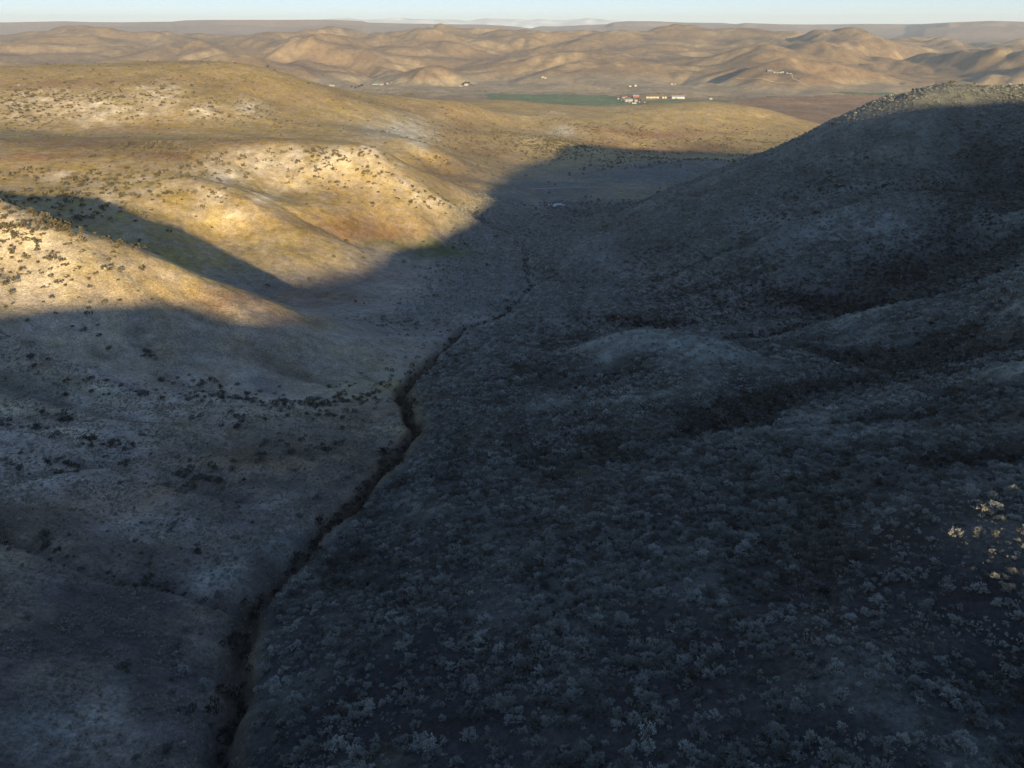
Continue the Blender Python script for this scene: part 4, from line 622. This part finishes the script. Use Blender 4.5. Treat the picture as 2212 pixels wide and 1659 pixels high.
BUILDINGS = [
    ('barn', 'long grey-roofed barn with pale walls beside the green strip', 512.9, 2361.6, 44.0, 16.0, 6.0, 0, 'palewall', 'greyroof'),
    ('barn', 'red barn with grey roof at the back of the farmyard', 389.6, 2406.8, 22.0, 12.0, 6.0, 4, 'redwall', 'greyroof'),
    ('barn', 'long white barn angled across the farmyard', 352.7, 2312.2, 34.0, 13.0, 5.0, 32, 'whitewall', 'whiteroof'),
    ('shed', 'small white shed at the left end of the farmyard', 328.6, 2364.3, 6.0, 5.0, 3.2, 10, 'whitewall', 'whiteroof'),
    ('shed', 'low white shed behind the long white barn', 349.5, 2390.8, 9.0, 5.0, 3.0, -20, 'whitewall', 'whiteroof'),
    ('house', 'white farmhouse with pale roof in front of the farmyard', 374.4, 2307.0, 10.0, 8.0, 4.5, 15, 'whitewall', 'whiteroof'),
    ('shed', 'flat white shed nearest the hill below the farmyard', 362.6, 2261.2, 15.0, 6.0, 3.0, 8, 'whitewall', 'whiteroof'),
    ('shed', 'tiny dark shed beside the nearest white shed', 349.9, 2268.8, 6.0, 5.0, 3.0, -15, 'darkwall', 'greyroof'),
    ('shed', 'small red shed left of the red barn', 359.8, 2412.2, 9.0, 6.0, 3.0, 0, 'redwall', 'redroof'),
    ('shed', 'lone white shed at the edge of the plowed field', 613.6, 2356.4, 10.0, 6.0, 3.4, 0, 'whitewall', 'whiteroof'),
    ('house', 'larger white house at the mouth of the shadowed draw', 642.6, 3096.1, 12.0, 8.0, 4.5, 10, 'whitewall', 'whiteroof'),
    ('shed', 'small white shed right of the house at the draw', 658.0, 3103.0, 6.0, 5.0, 3.5, 0, 'whitewall', 'whiteroof'),
    ('house', 'tan house on the bank above the farmyard', 441.7, 2757.3, 10.0, 8.0, 5.0, 20, 'tanwall', 'greyroof'),
    ('shed', 'tan shed left of the bank house', 420.7, 2738.9, 10.0, 6.0, 3.0, 0, 'tanwall', 'tanroof'),
    ('house', 'tall white farmhouse backed by dark trees', -174.8, 2947.9, 17.0, 10.0, 7.0, 0, 'whitewall', 'greyroof'),
    ('shed', 'low white shed left of the farmhouse with trees', -194.4, 2934.8, 17.0, 6.0, 3.0, 0, 'whitewall', 'whiteroof'),
    ('house', 'cream house on the slope above the green field', 122.2, 3065.2, 11.0, 9.0, 6.0, 0, 'whitewall', 'tanroof'),
    ('shed', 'cream shed right of the slope house', 131.9, 3054.9, 9.0, 6.0, 3.5, 0, 'tanwall', 'tanroof'),
    ('barn', 'white barn with teal roof, largest of the left hamlet', -538.0, 3031.2, 26.0, 10.0, 5.0, 5, 'whitewall', 'tealroof'),
    ('house', 'white house right of the teal-roofed barn', -469.8, 2772.7, 14.0, 8.0, 4.0, -15, 'whitewall', 'whiteroof'),
    ('shed', 'small white shed above the hamlet house', -510.2, 3041.3, 7.0, 5.0, 3.2, 0, 'whitewall', 'whiteroof'),
    ('house', 'pink-roofed house at the right of the left hamlet', -483.0, 2987.6, 9.0, 7.0, 4.0, 0, 'whitewall', 'redroof'),
    ('shed', 'white shed below the pink-roofed house', -478.6, 2967.7, 7.0, 6.0, 4.0, 0, 'whitewall', 'whiteroof'),
    ('shed', 'rightmost tiny shed of the left hamlet', -462.1, 2957.8, 5.0, 4.0, 3.0, 0, 'tanwall', 'whiteroof'),
    ('shed', 'white shed half hidden by the grass hill, upper', -713.6, 2720.0, 9.0, 6.0, 3.5, 0, 'whitewall', 'whiteroof'),
    ('shed', 'long low shed at the crest of the grass hill', -738.1, 2720.0, 16.0, 5.0, 3.0, 0, 'tanwall', 'whiteroof'),
    ('house', 'white house just above the grass hill slope', -701.8, 2720.0, 10.0, 8.0, 5.0, 25, 'whitewall', 'whiteroof'),
    ('shed', 'left of two white sheds above the grass hill foot', -665.6, 2813.1, 6.0, 5.0, 4.0, 0, 'whitewall', 'whiteroof'),
    ('shed', 'longer right-hand shed above the grass hill foot', -653.3, 2806.9, 13.0, 6.0, 3.5, 0, 'whitewall', 'whiteroof'),
    ('house', 'grey-roofed house on the far hillside terrace', 923.6, 2772.7, 26.0, 12.0, 5.0, 0, 'darkwall', 'greyroof'),
    ('shed', 'leftmost white shed on the far terrace', 933.2, 2757.3, 7.0, 6.0, 3.4, 0, 'whitewall', 'whiteroof'),
    ('shed', 'second white shed on the far terrace', 943.9, 2754.2, 9.0, 6.0, 3.2, 0, 'whitewall', 'greyroof'),
    ('shed', 'green-roofed shed on the far terrace', 952.6, 2748.1, 9.0, 6.0, 3.2, 0, 'whitewall', 'tealroof'),
    ('shed', 'bright white shed right of the green-roofed one', 959.0, 2748.1, 8.0, 6.0, 4.2, 0, 'whitewall', 'whiteroof'),
    ('shed', 'left shed of the far terrace pair', 970.2, 2729.8, 6.0, 5.0, 3.0, 0, 'tanwall', 'whiteroof'),
    ('shed', 'right shed of the far terrace pair', 977.2, 2717.6, 7.0, 5.0, 3.0, 0, 'tanwall', 'whiteroof'),
]
HAYSTACKS = [(421.3, 2374.8, 10.0), (430.9, 2372.2, 10.0), (441.3, 2372.2, 11.0), (451.3, 2369.5, 10.0), (467.5, 2364.3, 6.5), (475.4, 2364.3, 6.5)]
CARS = [('white', 398.6, 2284.0, 30), ('dark', 390.9, 2278.9, -20), ('white', 383.2, 2291.6, 10), ('red', 353.2, 2248.6, 60), ('white', 404.0, 2235.0, -30), ('dark', 401.9, 2253.7, 20), ('white', 335.8, 2332.9, 45), ('dark', 355.6, 2284.0, 0)]
TREES = [(-186.7, 2954.5, 9.0), (-182.2, 2954.5, 10.0), (-178.1, 2961.1, 11.0), (-171.0, 2961.1, 10.0), (-165.5, 2957.8, 11.0), (-156.9, 2928.3, 7.0), (-141.2, 2791.3, 6.0), (-189.8, 2947.9, 7.0), (932.6, 2769.6, 7.0), (913.3, 2782.0, 6.0), (-898.1, 2720.0, 12.0), (-888.4, 2720.0, 13.0), (-876.9, 2720.0, 14.0), (-865.4, 2720.0, 13.0), (-916.4, 2918.5, 12.0), (340.1, 2396.1, 7.0), (385.8, 2335.5, 8.0), (388.8, 2309.6, 7.0), (369.9, 2343.3, 8.0), (334.8, 2284.0, 7.0), (117.6, 3065.2, 6.0), (-570.7, 2735.9, 9.0), (-552.8, 2711.6, 10.0), (-545.8, 2735.9, 8.0), (-538.1, 2757.3, 10.0)]
ROADS = [('valley road', 6, [(-762.2, 2720.0), (-600.6, 2720.0), (-437.6, 2625.3), (-167.4, 2613.7), (68.1, 2558.9), (292.7, 2491.4), (348.9, 2461.0), (551.7, 2436.5), (667.5, 2425.7), (834.9, 2317.3)]), ('terrace track', 5, [(556.2, 2530.6), (624.0, 2491.4), (715.2, 2439.2)]), ('far hill road', 4.5, [(815.8, 2813.1), (849.6, 2757.3), (893.8, 2687.5), (941.5, 2637.1), (990.7, 2596.3)]), ('draw road', 5, [(339.3, 2444.6), (451.8, 2544.7), (533.4, 2775.8), (648.8, 3089.2)]), ('terrace drive', 4, [(982.5, 2711.6), (966.3, 2678.5), (980.1, 2622.4), (1006.6, 2553.2)]), ('hamlet road', 4.5, [(-649.7, 2794.4), (-528.1, 2775.8), (-451.7, 2934.8), (-360.5, 2918.5)]), ('pond track', 2.2, [(20.8, 737.9), (60.0, 755.4), (111.2, 775.8), (145.4, 771.5)])]

# ---------------------------------------------------------------- farm valley: buildings, haystacks, vehicles, trees, roads, pond
def plain(name, col, rough=.8, noise=.15, scale=.8):
    m = bpy.data.materials.new(name); m.use_nodes = True; nt = m.node_tree; b = nt.nodes['Principled BSDF']; b.inputs['Roughness'].default_value = rough
    n = nn(nt, 'ShaderNodeTexNoise'); n.inputs['Scale'].default_value = scale; n.inputs['Detail'].default_value = 4
    g = nn(nt, 'ShaderNodeNewGeometry'); nt.links.new(g.outputs['Position'], n.inputs['Vector'])
    r = nn(nt, 'ShaderNodeMapRange'); r.inputs['From Min'].default_value = .3; r.inputs['From Max'].default_value = .7; r.inputs['To Min'].default_value = 1 - noise; r.inputs['To Max'].default_value = 1 + noise
    nt.links.new(n.outputs[0], r.inputs[0])
    s = nn(nt, 'ShaderNodeVectorMath', operation='SCALE'); s.inputs[0].default_value = col; nt.links.new(r.outputs[0], s.inputs['Scale']); nt.links.new(s.outputs[0], b.inputs['Base Color'])
    return m
PAINT = {'palewall': plain('pale_steel', (.40, .43, .42)), 'whitewall': plain('white_boards', (.35, .34, .315)), 'redwall': plain('red_boards', (.26, .07, .06)), 'tanwall': plain('tan_boards', (.52, .45, .34)), 'darkwall': plain('dark_boards', (.10, .095, .09)),
         'greyroof': plain('grey_steel_roof', (.27, .29, .34), .5), 'whiteroof': plain('white_roof', (.32, .32, .32), .6), 'redroof': plain('rust_roof', (.33, .17, .15)), 'tanroof': plain('tan_roof', (.4, .33, .25)), 'tealroof': plain('teal_roof', (.25, .42, .40), .5)}
MAT_DOOR = plain('dark_door', (.07, .06, .055)); MAT_PANE = plain('dark_window', (.05, .06, .07), .15, .05); MAT_HAY = plain('straw_bales', (.42, .37, .26), 1., .2, .5); MAT_DIRT = plain('dirt_road', (.40, .31, .21), 1., .2, .06)
MAT_TYRE = plain('tyre_rubber', (.03, .03, .03)); CARPAINT = {'white': plain('white_car_paint', (.75, .75, .75), .35, .03), 'dark': plain('dark_car_paint', (.05, .055, .065), .35, .03), 'red': plain('red_car_paint', (.35, .05, .04), .35, .03)}
def mesh_obj(name, v, f, mat, parent=None):
    me = bpy.data.meshes.new(name); me.from_pydata(v, [], f); me.update(); me.materials.append(mat)
    o = link(bpy.data.objects.new(name, me)); o.parent = parent; return o
def box(x0, x1, y0, y1, z0, z1):
    return [(x0, y0, z0), (x1, y0, z0), (x1, y1, z0), (x0, y1, z0), (x0, y0, z1), (x1, y0, z1), (x1, y1, z1), (x0, y1, z1)], [(0, 3, 2, 1), (4, 5, 6, 7), (0, 1, 5, 4), (1, 2, 6, 5), (2, 3, 7, 6), (3, 0, 4, 7)]
def building(kind, label, x, y, L, W, Hh, rot, wall, roof):
    z = float(min(ground_z(x + a, y + b) for a in (-L / 2, L / 2) for b in (-W / 2, W / 2)))
    root = link(bpy.data.objects.new(kind, None)); root.empty_display_size = .1; root.location = (x, y, z - .2); root.rotation_euler = (0, 0, math.radians(rot)); tag(root, label, kind); L *= .88; W *= .88; Hh *= .88
    a, b = L / 2, W / 2; rise = W * .24
    v = [(-a, -b, 0), (a, -b, 0), (a, b, 0), (-a, b, 0), (-a, -b, Hh), (a, -b, Hh), (a, b, Hh), (-a, b, Hh), (-a, 0, Hh + rise), (a, 0, Hh + rise)]
    mesh_obj('wall', v, [(0, 1, 5, 4), (1, 2, 6, 9, 5), (2, 3, 7, 6), (3, 0, 4, 8, 7)], PAINT[wall], root)
    e = .5; t = .22; k = rise / b; pr = []
    for s in (-1, 1):
        pr += [(-a - e, s * (b + e), Hh - k * e + .06), (a + e, s * (b + e), Hh - k * e + .06)]
    v = [pr[0], pr[1], (a + e, 0, Hh + rise + .06), (-a - e, 0, Hh + rise + .06), pr[2], pr[3]]; v += [(p[0], p[1], p[2] + t) for p in v]
    mesh_obj('roof', v, [(6, 7, 8, 9), (9, 8, 11, 10), (0, 3, 2, 1), (3, 4, 5, 2), (0, 1, 7, 6), (5, 4, 10, 11), (1, 2, 8, 7), (2, 5, 11, 8), (0, 6, 9, 3), (3, 9, 10, 4)], PAINT[roof], root)
    dw = min(3.6, L * .2) if kind == 'barn' else 1.1; dh = min(Hh * .8, 3.8 if kind == 'barn' else 2.1)
    v, f = box(-a * .35 - dw / 2, -a * .35 + dw / 2, -b - .06, -b + .02, .2, dh); mesh_obj('door', v, f, MAT_DOOR, root)
    if kind == 'house':
        for wx in (.15, .55):
            v, f = box(a * wx, a * wx + 1.4, -b - .05, -b + .02, Hh * .42, Hh * .42 + 1.3); mesh_obj('window', v, f, MAT_PANE, root)
    return root
for b_ in BUILDINGS: building(*b_)
HAYLAB = ['leftmost cream haystack of the long row', 'second cream haystack of the long row from the left', 'third and longest haystack of the long row', 'rightmost cream haystack of the long row', 'left haystack of the short pair beside the barn', 'right haystack of the short pair beside the barn']
for i, (x, y, L) in enumerate(HAYSTACKS):
    bm = bmesh.new(); bmesh.ops.create_cube(bm, size=1.0); bmesh.ops.subdivide_edges(bm, edges=bm.edges[:], cuts=3, use_grid_fill=True)
    for v in bm.verts:
        v.co.x *= L * .93; v.co.y *= 6.5; v.co.z = (v.co.z + .5) * 5.0
        if v.co.z > 3.7: v.co.x *= .95; v.co.y *= .86; v.co.z -= .12 * abs(v.co.y)
        v.co += Vector((random.uniform(-.12, .12), random.uniform(-.12, .12), random.uniform(-.1, .1) if v.co.z > .1 else 0))
    me = bpy.data.meshes.new('haystack'); bm.to_mesh(me); bm.free(); me.materials.append(MAT_HAY)
    o = link(bpy.data.objects.new('haystack', me)); o.location = (x, y, float(ground_z(x, y)) - .1); tag(o, HAYLAB[i], 'haystack', 'haystacks in front of the barn')
def car_meshes():
    prof = [(-2.2, .45), (-2.2, .95), (-1.6, 1.02), (-1.1, 1.55), (.5, 1.55), (1.1, 1.05), (2.15, .9), (2.2, .45)]
    v = []; n = len(prof)
    for s in (-.88, .88):
        for (px, pz) in prof: v.append((px, s * (.84 if pz > 1.3 else 1.0), pz))
    f = [tuple(range(n))[::-1], tuple(range(n, 2 * n))] + [(i, (i + 1) % n, n + (i + 1) % n, n + i) for i in range(n)]
    body = (v, f); w = []; wf = []; N = 12
    for s in (-.12, .12):
        for k in range(N): w.append((.34 * math.cos(k * 2 * math.pi / N), s, .34 * math.sin(k * 2 * math.pi / N)))
    wf = [tuple(range(N)), tuple(range(N, 2 * N))[::-1]] + [(k, N + k, N + (k + 1) % N, (k + 1) % N) for k in range(N)]
    return body, (w, wf)
cb, cw = car_meshes()
CARLAB = ['white car parked right of the white farmhouse', 'dark car beside the white car in the yard', 'white car close by the white farmhouse', 'red car below the nearest white shed', 'white car at the far right of the farmyard', 'dark car left of the rightmost white car', 'white car near the small left shed', 'dark car by the long white barn']
for i, (k, x, y, r) in enumerate(CARS):
    root = link(bpy.data.objects.new('car', None)); root.empty_display_size = .1; root.location = (x, y, float(ground_z(x, y))); root.rotation_euler = (0, 0, math.radians(r)); tag(root, CARLAB[i], 'car', 'cars in the farmyard')
    mesh_obj('body', cb[0], cb[1], CARPAINT[k], root)
    v, f = box(-1.0, .4, -.79, .79, 1.1, 1.46); mesh_obj('window', [(p[0], p[1] * 1.02, p[2]) for p in v], f, MAT_PANE, root)
    for wx in (-1.35, 1.35):
        for wy in (-.8, .8):
            o = mesh_obj('wheel', cw[0], cw[1], MAT_TYRE, root); o.location = (wx, wy, .34)
CROWN = [blades_mesh('crown', MAT_TREE, 130 + i, 30, 9, 3.0, 5.6, 1.7, .45, 12, up=.6) for i in range(3)]
MAT_BARK = plain('bark', (.07, .055, .045))
for i, (x, y, h) in enumerate(TREES):
    root = link(bpy.data.objects.new('tree', None)); root.empty_display_size = .1; root.location = (x, y, float(ground_z(x, y)) - .1)
    where = 'behind the tall white farmhouse' if i < 8 else 'by the far terrace house' if i < 10 else 'in the grove beyond the grass hill' if i < 15 else 'in the farmyard' if i < 20 else 'by the slope house' if i == 20 else 'in the clump at the foot of the grass hill'
    tag(root, 'dark leafless tree ' + where, 'tree', 'trees ' + where)
    v = []; f = []; N = 7
    for (zz, rr_, ox) in ((0, .32, 0), (1.2, .24, .05), (2.6, .17, .12), (4.2, .06, .1)):
        for k in range(N): v.append((ox + rr_ * math.cos(k * 6.283 / N), rr_ * math.sin(k * 6.283 / N), zz))
    for s in range(3): f += [(s * N + k, s * N + (k + 1) % N, (s + 1) * N + (k + 1) % N, (s + 1) * N + k) for k in range(N)]
    t = mesh_obj('trunk', v, f, MAT_BARK, root)
    c = link(bpy.data.objects.new('crown', CROWN[i % 3])); c.parent = root; c.location = (0, 0, 1.3); c.rotation_euler = (0, 0, i * 1.7)
    root.scale = (h / 8.5,) * 3
ROADLAB = {'valley road': 'pale dirt road along the far edge of the fields', 'terrace track': 'dirt track climbing right of the farmyard', 'far hill road': 'pale dirt road slanting down the far hillside', 'draw road': 'dirt road from the farmyard into the shadowed draw', 'terrace drive': 'dirt drive below the far terrace sheds', 'hamlet road': 'dirt road through the left hamlet', 'pond track': 'faint dirt track crossing the valley above the pond'}
for nm, w, P in ROADS:
    P = np.array(P); seg = np.hypot(*np.diff(P, axis=0).T); cs = np.concatenate([[0], np.cumsum(seg)]); n = max(8, int(cs[-1] / 12))
    t = np.linspace(0, cs[-1], n); x = np.interp(t, cs, P[:, 0]); y = np.interp(t, cs, P[:, 1])
    for _ in range(6): x[1:-1] = (x[:-2] + 2 * x[1:-1] + x[2:]) / 4; y[1:-1] = (y[:-2] + 2 * y[1:-1] + y[2:]) / 4
    x = x + w * .7 * gnoise(t / 60, t * 0 + 3, 511); y = y + w * .7 * gnoise(t / 60, t * 0 + 9, 513)
    tx = np.gradient(x); ty = np.gradient(y); L = np.hypot(tx, ty) + 1e-9; ww = w / 2 * (1 + .25 * gnoise(t / 25, t * 0, 515))
    v = []
    for s in (-1, 0, 1):
        px, py = x - s * ty / L * ww, y + s * tx / L * ww; v.append(np.stack([px, py, ground_z(px, py) + .25], 1))
    V = np.concatenate(v); f = []
    for k in range(n - 1): f += [(k, n + k, n + k + 1, k + 1), (n + k, 2 * n + k, 2 * n + k + 1, n + k + 1)]
    o = mesh_obj('dirt_road', [tuple(q) for q in V], [q[::-1] for q in f], MAT_DIRT); tag(o, ROADLAB[nm], None, None, 'structure')
# pond
mw = bpy.data.materials.new('pond_water'); mw.use_nodes = True; b = mw.node_tree.nodes['Principled BSDF']; b.inputs['Base Color'].default_value = (.05, .08, .09, 1); b.inputs['Roughness'].default_value = .04; b.inputs['IOR'].default_value = 1.33
bn = nn(mw.node_tree, 'ShaderNodeBump'); bn.inputs['Strength'].default_value = .05; tn = nn(mw.node_tree, 'ShaderNodeTexNoise'); tn.inputs['Scale'].default_value = 3.; mw.node_tree.links.new(tn.outputs[0], bn.inputs['Height']); mw.node_tree.links.new(bn.outputs[0], b.inputs['Normal'])
px, py, pz, pr = POND; v = [(px, py, pz)]; N = 48
for k in range(N):
    a = k * 2 * math.pi / N; q = 1 + .16 * math.sin(2 * a + .6) + .1 * math.sin(3 * a + 1) + .05 * math.sin(7 * a)
    v.append((px + math.cos(a) * pr * 1.5 * q, py + math.sin(a) * pr * 1.15 * q, pz))
tag(mesh_obj('pond', v, [(0, k + 1, (k + 1) % N + 1) for k in range(N)], mw), 'small bright pond on the shaded valley floor', 'pond', None, 'structure')
# brush along the valley road and creek
cx, cy = [], []
for nm, w, P in ROADS[:1]:
    P = np.array(P); seg = np.hypot(*np.diff(P, axis=0).T); cs = np.concatenate([[0], np.cumsum(seg)]); t = rng.random(900) * cs[-1]
    k = fbm(t / 90, t * 0, 2, 521) > -.1
    cx.append((np.interp(t, cs, P[:, 0]) + rng.normal(0, 3, len(t)))[k]); cy.append((np.interp(t, cs, P[:, 1]) + 9 + rng.normal(0, 4, len(t)))[k])
cx = np.concatenate(cx + [rng.normal(-380, 60, 260)]); cy = np.concatenate(cy + [rng.normal(2480, 25, 260)])
make_points('creek_brush', cx, cy, ground_z(cx, cy) - .1, rng.uniform(.8, 2.2, len(cx)), rng.random(len(cx)) * 6.283, BITTER, 'dark brush lining the valley road and creek')
# snowy mountains far beyond the mesas
def snow_range():
    n = 260; az = np.linspace(-.30, .17, n); v = []; f = []
    prof = 48 + 50 * fbm(az * 26, az * 0, 4, 601) + 30 * gnoise(az * 9, az * 0 + 2, 605)
    prof = prof * smooth(az, -.30, -.2) * (1 - smooth(az, .10, .165)) - 40 * (1 - smooth(az, -.30, -.22)) - 40 * smooth(az, .1, .165)
    rows = 9
    for j in range(rows):
        u = j / (rows - 1)
        for i in range(n):
            r = 26500 + 1800 * u + 260 * gnoise(np.array([az[i] * 60]), np.array([u * 4]), 611)[0]
            h = -320 + (prof[i] + 320) * (u ** .8) + 26 * (1 - u) * u * 4 * gnoise(np.array([az[i] * 90]), np.array([u * 5.]), 613)[0]
            v.append((r * math.sin(az[i]), r * math.cos(az[i]), h))
    for i in range(n):
        r = 29500; v.append((r * math.sin(az[i]), r * math.cos(az[i]), -400))
    for j in range(rows):
        f += [(j * n + i, j * n + i + 1, (j + 1) * n + i + 1, (j + 1) * n + i) for i in range(n - 1)]
    m = plain('mountain_snow', (.46, .49, .55), .8, .3, .0012)
    o = mesh_obj('snowy_mountains', v, [q[::-1] for q in f], m); o.data.polygons.foreach_set('use_smooth', [True] * len(f)); tag(o, 'pale snowy mountains showing between the mesas', None, None, 'structure')
snow_range()

# ---------------------------------------------------------------- evening haze: one closed box of thin air round everything
def haze_box():
    x0, x1, y0, y1, z0, z1 = -30000, 30000, -30000, 30000, -760.0, 170.0
    v = [(x, y, z) for z in (z0, z1) for y in (y0, y1) for x in (x0, x1)]
    f = [(0, 2, 3, 1), (4, 5, 7, 6), (0, 1, 5, 4), (2, 6, 7, 3), (0, 4, 6, 2), (1, 3, 7, 5)]
    me = bpy.data.meshes.new('haze'); me.from_pydata(v, [], f); me.update()
    m = bpy.data.materials.new('haze_air'); m.use_nodes = True; nt = m.node_tree; nt.nodes.clear()
    o_ = nt.nodes.new('ShaderNodeOutputMaterial'); pv = nt.nodes.new('ShaderNodeVolumePrincipled')
    pv.inputs['Color'].default_value = (.74, .86, 1.0, 1); pv.inputs['Density'].default_value = HAZE_DENSITY; pv.inputs['Anisotropy'].default_value = 0.0
    nt.links.new(pv.outputs[0], o_.inputs['Volume']); me.materials.append(m)
    tag(link(bpy.data.objects.new('haze', me)), 'thin blue evening haze in the air', None, None, 'stuff')
HAZE_DENSITY = 4.2e-5
haze_box()
